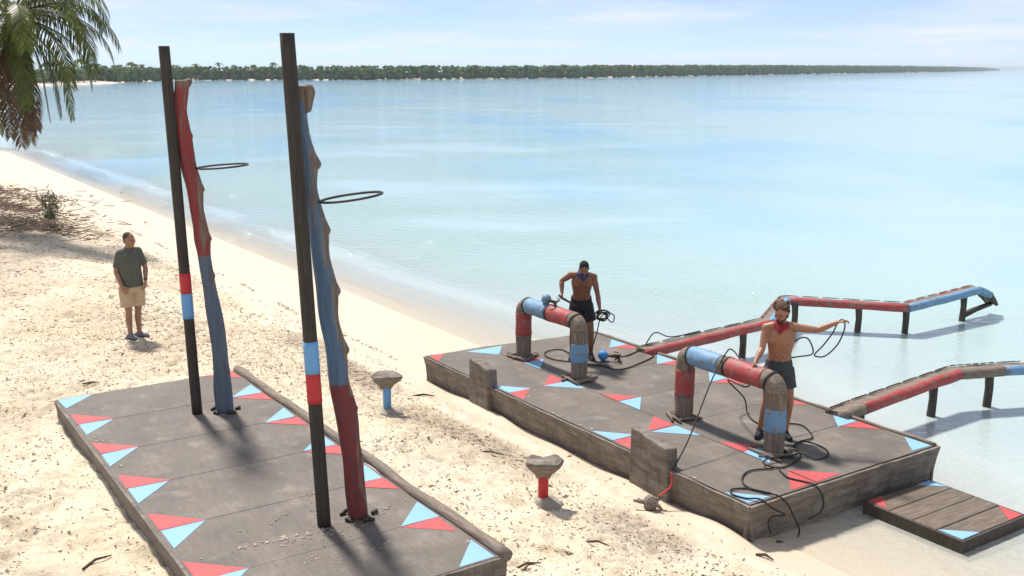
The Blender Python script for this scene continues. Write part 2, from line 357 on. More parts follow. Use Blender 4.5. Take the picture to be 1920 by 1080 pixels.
# sand pushed up against platform 1 keeps below its deck
def drift(du, dv, amp, sd_):
    out_ = np.hypot(np.maximum(du, 0), np.maximum(dv, 0)); return amp * np.exp(-(out_ / .22) ** 2) * np.clip(.45 + 1.6 * vnoise(UU * 1.3 + sd_, VV * 1.3), 0, 1.2)
_a = UU * 1.0; p1u = _a + ((A2[0] - A1[0]) * UX + (A2[1] - A1[1]) * UY); p1v = VV + (-(A2[0] - A1[0]) * UY + (A2[1] - A1[1]) * UX)
ZZ += drift(np.maximum(-p1u, p1u - 7.16), np.maximum(-p1v, p1v - 2.5), .10, 2.)
ZZ += drift(np.maximum(-UU, UU - 7.3), np.where(VV > 0, 9., -VV), .07, 8.)
X = A2[0] + UU * UX - VV * UY; Y = A2[1] + UU * UY + VV * UX
nu, nv = len(ul), len(vl)
idx = np.arange(nu * nv).reshape(nu, nv)
quads = np.stack([idx[:-1, :-1], idx[1:, :-1], idx[1:, 1:], idx[:-1, 1:]], -1).reshape(-1, 4)
def grid_mesh(name, X, Y, Z, quads, attrs, smooth=True):
    me = bpy.data.meshes.new(name); n = X.size
    me.vertices.add(n); me.vertices.foreach_set('co', np.stack([X.ravel(), Y.ravel(), Z.ravel()], -1).astype(np.float32).ravel())
    me.loops.add(quads.size); me.loops.foreach_set('vertex_index', quads.astype(np.int32).ravel())
    me.polygons.add(len(quads)); me.polygons.foreach_set('loop_start', (np.arange(len(quads)) * 4).astype(np.int32))
    me.update(calc_edges=True); me.validate()
    me.polygons.foreach_set('use_smooth', [smooth] * len(me.polygons))
    for k, a in attrs.items():
        at = me.attributes.new(k, 'FLOAT', 'POINT'); at.data.foreach_set('value', a.astype(np.float32).ravel())
    me.update(); return me
edge = np.where(UU < -60, shore_v(UU) - 2.2, 0)
wet = np.clip((VV - edge + .75 + vnoise(UU * .6, VV * .6) * .7) / .28, 0, 1)
litter = np.clip(1.25 * np.exp(-(((UU + 24) / 15) ** 2 + ((VV + 6) / 3.6) ** 2) ** 1.5), 0, 1)
litter = np.maximum(litter, .30 * np.clip(vnoise(UU * .55 + 4, VV * .55) * 2.6, 0, 1) * (VV < -1) * (VV > -10) * (UU > -22))
litter = np.maximum(litter, .8 * np.exp(-(((VV + 1.1 + .5 * vnoise(UU * .5, UU * 0)) / .55) ** 2)) * (UU < 9) * (UU > -20) * np.clip(vnoise(UU * .9, VV * .9) * 2 + .7, 0, 1))
g = link_mesh('beach', grid_mesh('beach', X, Y, ZZ, quads, {'wet': wet, 'litter': litter}), M['sand']); setp(g, kind='structure')
# water sheet out to the horizon
wu = np.array(sorted(grow(-45, -14000, .5, 1.13)) + list(np.arange(-45, 14, .25)) + grow(13.9, 9000, .3, 1.35))
wv = np.array(sorted(grow(-2, -3000, .3, 1.5)) + list(np.arange(-2, 1.5, .25)) + list(np.arange(1.5, 6.5, .06)) + list(np.arange(6.5, 14, .25)) + grow(13.9, 14000, .3, 1.14))
WU, WV = np.meshgrid(wu, wv, indexing='ij'); dep = np.clip(-base_z(WU, WV), 0, 3)
wi = np.arange(WU.size).reshape(WU.shape); wq = np.stack([wi[:-1, :-1], wi[1:, :-1], wi[1:, 1:], wi[:-1, 1:]], -1).reshape(-1, 4)
WZ = np.zeros(WU.shape)
for off_, am_, wd_, sd_ in ((.30, .030, .09, 1.), (1.15, .035, .13, 5.), (2.3, .03, .16, 9.)):      # little wavelets running up the beach
    ln = WV - shore_v(WU) - off_ - .35 * vnoise(WU * .22 + sd_, WU * 0 + sd_) - .12 * vnoise(WU * .9, WU * 0 + sd_)
    WZ += am_ * np.where(ln < 0, np.exp(-(ln / (wd_ * .45)) ** 2), np.exp(-(ln / (wd_ * 1.8)) ** 2)) * np.clip(vnoise(WU * .3 + sd_ * 3, WV * .15) * 3 + .6, 0, 1) * (WU > -60) * (WU < 3)
wo = link_mesh('water', grid_mesh('water', A2[0] + WU * UX - WV * UY, A2[1] + WU * UY + WV * UX, WZ, wq, {'depth': dep}), M['water']); setp(wo, kind='structure')
# sea bed under the far water, one sheet to the horizon
mb = MB(); mb.add([(-14000, -3000, -2.6), (14000, -3000, -2.6), (14000, 14000, -2.6), (-14000, 14000, -2.6)], [(0, 1, 2, 3)])
setp(mb.build('sea_bed', M['far_sand']), kind='structure')
# far shore: a low strip of land round the bay
shore = [(-104, 132), (-160, 215), (-185, 300), (-147, 352), (-152, 422), (-162, 490), (-150, 508), (-69, 528), (38, 637), (319, 1175), (678, 1824), (1038, 2461), (1500, 3360), (2250, 4900)]
SP = [Vector((x, y, 0)) for x, y in shore]
def nrm(i):
    a = SP[max(i - 1, 0)]; b = SP[min(i + 1, len(SP) - 1)]; d = (b - a).normalized(); return Vector((-d.y, d.x, 0))
mb = MB(); vs = []
prof = [(-3, -.6), (0, -.1), (4, .3), (12, 1.0), (500, 1.6)]
for i, p in enumerate(SP):
    for o_, z_ in prof: q = p + nrm(i) * o_; vs.append((q.x, q.y, z_))
k = len(prof); mb.add(vs, [(i * k + j, (i + 1) * k + j, (i + 1) * k + j + 1, i * k + j + 1) for i in range(len(SP) - 1) for j in range(k - 1)])
setp(mb.build('far_shore', M['far_sand']), kind='structure')
def along(s0, s1, step, h0, h1, rows, spread):
    # crowns of the far wood between two points of the shore
    L = 0
    a, b = SP[s0], SP[s1]; d = b - a; L = d.length; n = Vector((-d.y, d.x, 0)).normalized(); c = int(L / step)
    for i in range(c):
        for r in range(rows):
            f = (i + random.random()) / c; hgt = (h0 + (h1 - h0) * f) * random.uniform(.9, 1.05)
            yield a + d * f + n * (.2 + r * spread + random.uniform(0, spread)), hgt
T_ = (1 + 5 ** .5) / 2; L0_V = [Vector(v).normalized() for v in ((-1, T_, 0), (1, T_, 0), (-1, -T_, 0), (1, -T_, 0), (0, -1, T_), (0, 1, T_), (0, -1, -T_), (0, 1, -T_), (T_, 0, -1), (T_, 0, 1), (-T_, 0, -1), (-T_, 0, 1))]
L0_F = [(0, 11, 5), (0, 5, 1), (0, 1, 7), (0, 7, 10), (0, 10, 11), (1, 5, 9), (5, 11, 4), (11, 10, 2), (10, 7, 6), (7, 1, 8), (3, 9, 4), (3, 4, 2), (3, 2, 6), (3, 6, 8), (3, 8, 9), (4, 9, 5), (2, 4, 11), (6, 2, 10), (8, 6, 7), (9, 8, 1)]
def clump(mb, c, r, rz, lo=True):
    ICO_V, ICO_F = (L0_V, L0_F)
    j = [random.uniform(.72, 1.25) for _ in ICO_V]; a = random.random() * 6.28; ca, sa = math.cos(a), math.sin(a)
    mb.add([(c[0] + (v.x * ca - v.y * sa) * r * q, c[1] + (v.x * sa + v.y * ca) * r * q, c[2] + v.z * rz * q) for v, q in zip(ICO_V, j)], ICO_F)
mb = MB()
for seg in ((4, 5, 4, 5.5, 5.5, 3, 6), (5, 6, 3, 5.5, 6, 3, 6), (6, 7, 3.4, 6.2, 6.6, 3, 5), (7, 8, 3.4, 6.6, 7, 3, 6), (8, 9, 3.6, 7.2, 9.3, 3, 8), (9, 10, 5, 9.3, 10.5, 3, 10), (10, 11, 7, 10.5, 10.8, 3, 12), (11, 12, 10, 10.8, 10.5, 3, 15), (12, 13, 16, 10.5, 8, 2, 20)):
    for p, h in along(*seg):
        s_ = h / 6.5
        for _ in range(16):
            mb.tint = random.random()
            r = random.uniform(.45, .95) * s_; zc = random.uniform(.12, .95) * h
            clump(mb, (p.x + random.uniform(-1.6, 1.6) * s_, p.y + random.uniform(-1.6, 1.6) * s_, zc + .4), r * 1.15, r * .85)
        mb.tint = .15; clump(mb, (p.x, p.y, .28 * h), 1.9 * s_, .33 * h)
for i in range(4, 13):
    for _ in range(26):
        d_ = SP[i].length; q = SP[i] + nrm(i) * random.uniform(1, 14) + Vector((random.uniform(-9, 9), random.uniform(-9, 9), 0)) * (d_ / 530); h = np.interp(d_, [400, 640, 1200, 1900, 5000], [5.5, 7, 9.3, 10.5, 9])
        if (q - SP[i]).dot(nrm(i)) < .5: continue
        for _ in range(5): mb.tint = random.random(); r = random.uniform(.8, 1.4) * h / 6.5; clump(mb, (q.x + random.uniform(-1, 1), q.y, random.uniform(.2, .9) * h), r * 1.2, r)
f = mb.build('mangrove_wood', M['forest'], tint=True); setp(f, 'low green mangrove wood lining the far shore along the horizon', 'forest', kind='stuff')

# ------------------------------------------------------------------ far palms (left end of the bay)
def far_palm(h, seed):
    rnd = random.Random(seed); mt = MB(); lean = rnd.uniform(-.12, .12)
    pts = [(lean * h * t * t, 0, h * t) for t in (0, .25, .5, .75, 1)]; mt.tube(pts, [.22, .17, .14, .12, .11], 6)
    mc = MB(); top = Vector(pts[-1])
    for i in range(13):
        az = i * 2.4 + rnd.random(); el = rnd.uniform(-.3, 1.1); L = rnd.uniform(1.9, 2.7); d = Vector((math.cos(az), math.sin(az), 0)); side = Vector((-d.y, d.x, 0))
        prev = None; mc.tint = rnd.uniform(.0, .8); rows = []
        for k in range(5):
            t = k / 4; q = top + d * (L * t * math.cos(el * .6)) + Vector((0, 0, L * (math.sin(el) * t - 1.0 * t * t))); wd = .42 * math.sin(math.pi * min(.97, .12 + .85 * t)); rows += [q - side * wd - Vector((0, 0, wd * .7)), q, q + side * wd - Vector((0, 0, wd * .7))]
        mc.add(rows, [(k * 3 + j, k * 3 + j + 1, k * 3 + j + 4, k * 3 + j + 3) for k in range(4) for j in range(2)])
    return mt.mesh('trunk'), mc.mesh('crown', tint=True)
protos = [far_palm(h, s) for h, s in ((6.2, 1), (7.0, 2), (5.6, 3))]
pal = [(-150, 366, 0), (-156, 360, 1), (-163, 371, 2), (-155, 384, 1), (-165, 390, 0), (-158, 402, 2), (-170, 398, 1), (-160, 416, 0), (-171, 421, 1), (-162, 433, 2), (-176, 437, 0), (-166, 450, 1), (-158, 446, 0), (-170, 468, 2), (-180, 462, 1), (-168, 484, 0), (-176, 492, 1), (-160, 505, 2), (-152, 513, 0), (-143, 516, 1), (-134, 514, 2), (-126, 520, 0), (-117, 519, 1), (-108, 524, 2), (-148, 353, 0), (-160, 350, 1)]
for i, (x, y, k) in enumerate(pal):
    o = empty('coconut_palm', (x, y, .6), random.random() * 6, 'small distant coconut palm on the far beach left of the poles', 'palm tree', 'palms along the far left beach')
    s = random.uniform(.85, 1.2); o.scale = (s, s, s)
    link_mesh('trunk', protos[k][0], M['palm_trunk'], o); link_mesh('crown', protos[k][1], M['forest'], o)
# undergrowth behind them
mb = MB()
for i in range(330):
    t = i / 330 * 4.99 + 1; a = int(t); f_ = t - a; p = SP[2 + a] if 2 + a < 6 else SP[6]; q = SP[min(3 + a, 7)]
    c = p + (q - p) * f_ + nrm(min(2 + a, 6)) * random.uniform(8, 26); mb.tint = random.random(); 
    for _ in range(5): mb.tint = random.random(); r = random.uniform(.6, 1.2); clump(mb, (c.x + random.uniform(-2, 2), c.y + random.uniform(-2, 2), random.uniform(1.0, 4.6)), r * 1.2, r)
setp(mb.build('beach_thicket', M['forest'], tint=True), 'dense green thicket behind the far left beach palms', 'thicket', kind='stuff')

# ================================================================== PLATFORMS
def skirt(name, p0, p1, ztop, zbot, nrm_, flare, parent, mat, thick=.035, wob=.012, seed=0, n=28, batter=0.):
    # a weathered side board: runs p0 -> p1, top at ztop, bottom zbot(t); leans out by flare at the top
    rnd = random.Random(seed); p0, p1, nn = Vector((*p0, 0)), Vector((*p1, 0)), Vector((*nrm_, 0)); rows = 5; vs = []
    for side in (0, 1):
        for i in range(n + 1):
            t = i / n; b = p0 + (p1 - p0) * t; zb = zbot(t) if callable(zbot) else zbot
            for r in range(rows):
                h = r / (rows - 1); z = zb + (ztop - zb) * h
                off = flare * (h ** 2) - batter * (1 - h) + (wob * (mnoise.noise((t * 7, h * 2, seed)) + .4 * mnoise.noise((t * 25, h * 4, seed + 5)))) * (1 if r < rows - 1 else .4)
                zz_ = z + (wob * .5 * mnoise.noise((t * 19, seed, 0)) if r == rows - 1 else 0)
                q = b + nn * (off - (thick if side else 0)); vs.append((q.x, q.y, zz_))
    k = (n + 1) * rows; fs = []
    for i in range(n):
        for r in range(rows - 1):
            a = i * rows + r; fs += [(a, a + rows, a + rows + 1, a + 1), (k + a, k + a + 1, k + a + rows + 1, k + a + rows)]
        t_ = i * rows + rows - 1; fs.append((t_, t_ + rows, k + t_ + rows, k + t_)); b_ = i * rows; fs.append((b_, k + b_, k + b_ + rows, b_ + rows))
    for i in (0, n):
        for r in range(rows - 1): a = i * rows + r; fs.append((a, a + 1, k + a + 1, k + a))
    m = MB(); m.add(vs, fs); o = m.build(name, mat, parent, smooth=False); return o
def tri(parent, pts, z, m):
    mb = MB(); mb.poly([(p[0] + random.uniform(-.012, .012), p[1] + random.uniform(-.012, .012)) for p in pts], z - .004, z + .004); return mb.build('painted_triangle', m, parent)
def panel(parent, pts, z, gap=.005, th=.02):
    cx = sum(p[0] for p in pts) / len(pts); cy = sum(p[1] for p in pts) / len(pts)
    q = [(x - math.copysign(gap, x - cx), y - math.copysign(gap, y - cy)) for x, y in pts]
    mb = MB(); mb.poly(q, -th, random.uniform(-.0015, .0015)); o = mb.build('plywood_panel', M['deck'], parent); o.location = (0, 0, z); return o
# --- platform 1 (under the climbing poles)
B1 = 0.40; t1 = Z1 - B1
P1 = empty('wooden_platform', (A1[0], A1[1], B1), PANG, 'grey sheeted platform on the sand carrying the tall poles', 'platform', 'weathered wooden platforms')
L1, D1 = 7.16, 2.46
for k in range(6):
    a, b = 1.22 * k, min(1.22 * (k + 1), L1); panel(P1, [(a, 0), (b, 0), (b, D1), (a, D1)], t1)
for k in range(0, 6):
    u = 1.22 * k
    if k: tri(P1, [(u - .46, .03), (u, .03), (u, .48)], t1, M['red'])
    tri(P1, [(u + .012, .03), (u + .46, .03), (u + .012, .47)], t1, M['blue'])
    if k: tri(P1, [(u - .44, D1 - .04), (u, D1 - .04), (u, D1 - .46)], t1, M['blue'])
    tri(P1, [(u + .012, D1 - .04), (u + .38, D1 - .04), (u + .012, D1 - .45)], t1, M['red'])
tri(P1, [(L1 - .44, D1 - .03), (L1 - .03, D1 - .03), (L1 - .03, D1 - .42)], t1, M['blue']); tri(P1, [(L1 - .44, .03), (L1 - .03, .03), (L1 - .03, .46)], t1, M['red'])
skirt('side_board', (0, 0), (L1, 0), t1 - .004, -.12, (0, -1), .03, P1, M['side'], seed=1, batter=.05)
skirt('side_board', (L1, 0), (L1, D1 + .06), t1 - .004, -.12, (1, 0), .03, P1, M['side'], seed=2)
skirt('side_board', (L1, D1), (0, D1), t1 - .03, -.12, (0, 1), .02, P1, M['side'], seed=3)
skirt('side_board', (0, D1), (0, 0), t1 - .004, -.12, (-1, 0), .02, P1, M['side'], seed=4)
mb = MB(); pts = [(-.05 + (L1 + .08) * i / 60, D1 + .055 + .035 * mnoise.noise((i * .12, 3, 0)), t1 + .005 + .03 * mnoise.noise((i * .15, 9, 0))) for i in range(61)]
mb.tube(pts, [.062 + .016 * mnoise.noise((i * .2, 1, 4)) for i in range(61)], 12, fn=lambda i, t, r: r * (1 + .16 * mnoise.noise((i * .25, math.cos(t) * 1.5, math.sin(t) * 1.5))))
mb.build('edge_log', M['drift_x'], P1, smooth=True)
# --- platform 2 (with the log arches)
B2 = -.15; t2 = Z2 - B2
P2 = empty('wooden_platform', (A2[0], A2[1], B2), PANG, 'grey sheeted platform at the waterline carrying the two log arches', 'platform', 'weathered wooden platforms')
L2, D2, S2 = 7.30, 3.35, 1.12
for a, b in ((0, 2.44), (2.44, 4.88), (4.88, L2)): panel(P2, [(a, 0), (b, 0), (b, S2), (a, S2)], t2)
for k in range(6):
    a, b = 1.22 * k, min(1.22 * (k + 1), L2) if k < 5 else L2; panel(P2, [(a, S2), (b, S2), (b, D2), (a + (.3 if k == 0 else 0), D2)], t2)
for u in (2.44, 4.88):
    tri(P2, [(u - .44, .03), (u, .03), (u, .42)], t2, M['blue']); tri(P2, [(u + .01, .03), (u + .38, .03), (u + .01, .41)], t2, M['red'])
    tri(P2, [(u - .44, S2 - .01), (u - .01, S2 - .01), (u - .01, S2 - .47)], t2, M['red']); tri(P2, [(u + .01, S2 - .01), (u + .48, S2 - .01), (u + .01, S2 - .46)], t2, M['blue'])
for u in (1.22, 3.66, 6.10):
    tri(P2, [(u - .42, S2 + .01), (u, S2 + .01), (u, S2 + .42)], t2, M['red']); tri(P2, [(u + .01, S2 + .01), (u + .46, S2 + .01), (u + .01, S2 + .42)], t2, M['blue'])
for k in range(1, 6):
    u = 1.22 * k; tri(P2, [(u - .38, D2 - .07), (u + .05, D2 - .07), (u + .05, D2 - .46)], t2, M['blue']); tri(P2, [(u + .06, D2 - .07), (u + .43, D2 - .07), (u + .06, D2 - .44)], t2, M['red'])
tri(P2, [(.02, .02), (.38, .02), (.04, .32)], t2, M['red']); tri(P2, [(.12, .69), (.16, 1.42), (.58, 1.06)], t2, M['blue'])
tri(P2, [(L2 - .42, .03), (L2 - .03, .03), (L2 - .03, .38)], t2, M['blue']); tri(P2, [(L2 - .42, D2 - .05), (L2 - .03, D2 - .05), (L2 - .03, D2 - .42)], t2, M['blue'])
tri(P2, [(L2 - .46, S2 + .01), (L2 - .03, S2 + .01), (L2 - .03, S2 + .45)], t2, M['red']); tri(P2, [(L2 - .46, S2 - .01), (L2 - .03, S2 - .01), (L2 - .03, S2 - .42)], t2, M['red'])
skirt('side_board', (-.03, 0), (L2 + .03, 0), t2 - .004, 0, (0, -1), .05, P2, M['side'], seed=11, wob=.022, n=50, batter=.05)
skirt('side_board', (L2, -.03), (L2, D2 + .03), t2 - .004, 0, (1, 0), .06, P2, M['side'], seed=12, wob=.02, n=32, batter=.05)
skirt('side_board', (L2, D2), (.3, D2), t2 - .004, 0, (0, 1), .05, P2, M['side'], seed=13, wob=.02)
skirt('side_board', (.3, D2), (0, 0), t2 - .004, 0, (-1, .09), .05, P2, M['side'], seed=14, wob=.02)
mb = MB(); pts = [(.3 + (L2 - .3) * i / 50, D2 - .01 + .025 * mnoise.noise((i * .2, 5, 0)), t2 + .008 + .012 * mnoise.noise((i * .3, 8, 0))) for i in range(51)]
mb.tube(pts, [.03 + .012 * mnoise.noise((i * .3, 2, 4)) for i in range(51)], 8); mb.build('edge_log', M['drift_x'], P2, smooth=True)
for ua, ub, hh, sd_ in ((1.5, 2.02, .33, 1), (5.36, 6.02, .36, 2)):
    mb = MB(); n = 12; top = []; rnd = random.Random(sd_)
    prof_ = [(ua - .02, 0.04)] + [(ua + (ub - ua) * i / n, t2 + hh * (1 - .28 * (i / n if sd_ == 2 else max(0, i / n - .3))) + .02 * mnoise.noise((i * .6, sd_, 0))) for i in range(n + 1)] + [(ub + .03, t2 - .16), (ub + .02, .04)]
    m_ = len(prof_); vs = [(u, -.085 + .012 * mnoise.noise((u * 6, z * 6, 1)), z) for u, z in prof_] + [(u, .10 + .01 * mnoise.noise((u * 6, z * 6, 7)), z - .015) for u, z in prof_]
    mb.add(vs, [tuple(range(m_)), tuple(range(m_, 2 * m_))[::-1]] + [(i, i + m_, (i + 1) % m_ + m_, (i + 1) % m_) for i in range(m_)])
    bevel(mb.build('upright_board', M['side'], P2), .02, 2)
# --- low step in the shallows
BS = -.12; SR = W2(0, 0); so = Vector((4.24, 11.63, BS)); 
ST = empty('wooden_step', so, PANG, 'low dark planked step in the shallows at the platform corner', 'step')
ts = .15 - BS; SL, SD = 1.25, 1.2
for k in range(4):
    a, b = SL * k / 4, SL * (k + 1) / 4; mb = MB(); mb.box(a + .007, b - .007, .0, SD, ts - .03, ts + random.uniform(-.002, .002)); bevel(mb.build('plank', M['plank'], ST), .004, 1)
for p, m_ in (([(.01, .02), (.01, .28), (.26, .02)], 'red'), ([(.01, SD - .02), (.26, SD - .02), (.01, SD - .26)], 'blue'), ([(SL - .01, SD - .02), (SL - .3, SD - .02), (SL - .01, SD - .3)], 'red'), ([(SL - .01, .02), (SL - .32, .02), (SL - .01, .34)], 'blue')): tri(ST, p, ts, M[m_])
for bx_ in ((-.0, SL, -.03, -.001), (-.0, SL, SD + .001, SD + .03)): mb = MB(); mb.box(bx_[0], bx_[1], bx_[2], bx_[3], 0, ts - .006); mb.build('side_board', M['dark_wood'], ST)
for bx_ in ((-.03, -.001, -.03, SD + .03), (SL + .001, SL + .03, -.03, SD + .03)): mb = MB(); mb.box(bx_[0], bx_[1], bx_[2], bx_[3], 0, ts - .006); mb.build('side_board', M['dark_wood'], ST)

# ================================================================== POLES AND CLIMBING TRUNKS
def pole(base, top_off, bands, label):
    o = empty('straight_pole', base, 0, label, 'pole', 'straight banded poles'); T = Vector(top_off)
    mb = MB(); mb.tube([T * t for t in np.linspace(0, 1, 30)], .066, 14, fn=lambda i, t, r: r * (1 + .025 * mnoise.noise((i * .4, math.cos(t), math.sin(t))))); mb.build('shaft', M['dark_pole'], o, smooth=True)
    for z0, z1, m_ in bands:
        mb = MB(); mb.tube([T * (z / T.z) for z in np.linspace(z0, z1, 6)], .071, 20); mb.build('painted_band', m_, o, smooth=True)
    mb = MB(); mb.tube([T * .9999, T + Vector((0, 0, .004))], .0665, 14); mb.build('end_grain', M['drift'], o)
    return o
pole((-4.066, 12.818, Z1), (-.12, .02, 4.62), ((1.586, 1.847, M['red_band']), (1.261, 1.585, M['blue_band'])), 'dark straight pole with red band above blue, beside the red-topped trunk')
pole((-1.83, 9.445, Z1), (-.16, .02, 4.66), ((1.541, 1.853, M['blue_band']), (1.251, 1.540, M['red_band'])), 'dark straight pole with blue band above red, beside the blue-topped trunk')
def trunk_mat(name, split, top, bot, zt, xf=.6, lf=.05):
    m, t, b = newmat(name); tc_ = t.nodes.new('ShaderNodeTexCoord'); s_ = t.nodes.new('ShaderNodeSeparateXYZ'); t.links.new(tc_.outputs['Object'], s_.inputs[0])
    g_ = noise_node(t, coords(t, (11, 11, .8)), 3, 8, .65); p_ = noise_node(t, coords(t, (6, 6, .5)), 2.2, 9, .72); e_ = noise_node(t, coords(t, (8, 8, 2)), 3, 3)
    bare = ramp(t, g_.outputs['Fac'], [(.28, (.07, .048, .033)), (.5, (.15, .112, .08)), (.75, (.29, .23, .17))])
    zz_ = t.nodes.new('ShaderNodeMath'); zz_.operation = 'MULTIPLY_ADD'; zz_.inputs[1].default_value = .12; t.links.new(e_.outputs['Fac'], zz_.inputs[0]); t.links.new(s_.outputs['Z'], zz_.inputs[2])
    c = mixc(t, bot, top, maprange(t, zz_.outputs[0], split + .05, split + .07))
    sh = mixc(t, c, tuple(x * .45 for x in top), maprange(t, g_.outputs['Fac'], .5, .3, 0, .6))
    fac = t.nodes.new('ShaderNodeMath'); fac.operation = 'MULTIPLY_ADD'; fac.inputs[1].default_value = xf; t.links.new(s_.outputs['X'], fac.inputs[0])
    # the climbing side (+x) is rubbed bare
    lean = t.nodes.new('ShaderNodeMath'); lean.operation = 'MULTIPLY_ADD'; lean.inputs[1].default_value = lf; t.links.new(s_.outputs['Z'], lean.inputs[0]); t.links.new(p_.outputs['Fac'], lean.inputs[2])
    t.links.new(lean.outputs[0], fac.inputs[2])
    fz = t.nodes.new('ShaderNodeMath'); fz.operation = 'ADD'; t.links.new(fac.outputs[0], fz.inputs[0]); t.links.new(maprange(t, s_.outputs['Z'], 1.2, 1.9, -.14, 0), fz.inputs[1])
    c = mixc(t, sh, bare, maprange(t, fz.outputs[0], .53, .61, 0, .9))
    c = mixc(t, c, bare, maprange(t, s_.outputs['Z'], zt - .05, zt + .03, 0, 1))
    t.links.new(c, b.inputs['Base Color']); b.inputs['Roughness'].default_value = .75; bump(t, b, g_.outputs['Fac'], .6, .012); return m
def trunk(base, table, mat, label, chunks, ring, nubs):
    o = empty('climbing_trunk', base, 0, label, 'tree trunk', 'gnarled climbing trunks')
    tb = sorted(table, key=lambda r: r[1]); zs = [r[1] for r in tb]; n = 90; mb = MB(); N_ = 22; vs = []
    zz_ = np.linspace(-.0, tb[-1][1], n); cx = np.interp(zz_, zs, [r[0] for r in tb]); rx = np.interp(zz_, zs, [r[2] for r in tb])
    ker = np.hanning(7); ker /= ker.sum(); sm = lambda a: np.convolve(np.pad(a, 3, 'edge'), ker, 'valid'); cx, rx = sm(cx), sm(rx); ry = np.interp(zz_, [0, tb[-1][1]], [.115, .075])
    for i in range(n):
        for k_ in range(N_):
            t = 2 * math.pi * k_ / N_; q = 1 + .2 * mnoise.noise((math.cos(t) * 1.6, math.sin(t) * 1.6, i * .09)) + .17 * mnoise.noise((math.cos(t) * 4.5, math.sin(t) * 4.5, i * .05 + 7))
            vs.append((cx[i] + math.cos(t) * rx[i] * q, math.sin(t) * ry[i] * q, zz_[i]))
    mb.add(vs, [(i * N_ + k_, i * N_ + (k_ + 1) % N_, (i + 1) * N_ + (k_ + 1) % N_, (i + 1) * N_ + k_) for i in range(n - 1) for k_ in range(N_)] + [tuple(range(N_))[::-1], tuple((n - 1) * N_ + k_ for k_ in range(N_))])
    for p, q, r0, r1 in chunks: mb.cap(p, q, r0, r1)
    for z, s in nubs:
        x = float(np.interp(z, zz_, cx) + np.interp(z, zz_, rx)); mb.cap((x - .055, -.02, z + .10), (x - .012, -.02, z - .01), .036, .038 * s)
    me = remeshed(mb, .014, 2); link_mesh('trunk', me, mat, o)
    c, rr, tilt, az = ring; m2 = MB(); pts = [(c[0] + rr * math.cos(a), c[1] + rr * math.sin(a), c[2] + tilt * rr * math.cos(a)) for a in np.linspace(0, 2 * math.pi, 49)]
    m2.tube(pts, .0125, 8, caps=False); m2.build('ring', M['iron'], o, smooth=True)
    m2 = MB(); m2.cap((c[0] - rr - .12, c[1], c[2] - tilt * rr - .02), (c[0] - rr + .01, c[1], c[2] - tilt * rr), .022, .02); m2.build('ring_bracket', M['iron'], o, smooth=True)
    for k_ in range(5):  # added dark pieces stand in for the black gaps of the hole round the trunk
        m2 = MB(); a = k_ * 1.25 + .3; x, y = math.cos(a) * .15, math.sin(a) * .15; m2.tube([(x - .03, y - .02, .012), (x * 1.05, y * 1.1, .03), (x + .08 * math.cos(a + 1.2), y + .08 * math.sin(a + 1.2), .014)], [.02, .024, .014], 6); m2.build('dark_gap_piece', M['dark_wood'], o, smooth=True)
    return o
T1 = [(-.30, 4.223, .092), (-.315, 4.063, .094), (-.355, 3.857, .086), (-.325, 3.527, .105), (-.285, 3.173, .100), (-.222, 2.914, .105), (-.223, 2.654, .080), (-.186, 2.385, .094), (-.174, 2.256, .112), (-.165, 2.079, .078), (-.104, 1.515, .088), (-.064, 1.165, .096), (-.024, .556, .103), (-.007, 0, .118)]
T2 = [(-.43, 4.207, .085), (-.43, 3.981, .062), (-.41, 3.734, .062), (-.355, 3.509, .080), (-.37, 3.276, .064), (-.335, 3.081, .078), (-.298, 2.885, .094), (-.298, 2.631, .080), (-.245, 2.312, .111), (-.245, 2.026, .092), (-.174, 1.720, .110), (-.169, 1.410, .088), (-.111, 1.134, .109), (-.081, .773, .105), (-.050, .613, .102), (-.033, .317, .097), (-.010, 0, .104)]
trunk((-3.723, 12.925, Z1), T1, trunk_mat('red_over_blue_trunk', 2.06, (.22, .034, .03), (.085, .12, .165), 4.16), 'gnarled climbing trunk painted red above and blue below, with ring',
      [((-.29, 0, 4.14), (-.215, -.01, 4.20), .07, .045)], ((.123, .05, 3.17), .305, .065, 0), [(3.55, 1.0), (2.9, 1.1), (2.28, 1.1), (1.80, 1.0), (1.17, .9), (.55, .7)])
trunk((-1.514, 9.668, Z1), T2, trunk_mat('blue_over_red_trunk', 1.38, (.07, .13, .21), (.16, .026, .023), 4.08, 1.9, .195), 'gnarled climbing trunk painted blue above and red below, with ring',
      [((-.43, 0, 4.10), (-.34, -.02, 4.17), .06, .055), ((-.325, -.03, 4.15), (-.345, -.03, 3.99), .05, .03)], ((.012, .02, 3.18), .288, .13, 0), [(3.50, 1.3), (2.88, 1.1), (2.30, 1.2), (1.72, 1.1), (1.13, 1.0), (.60, .8)])
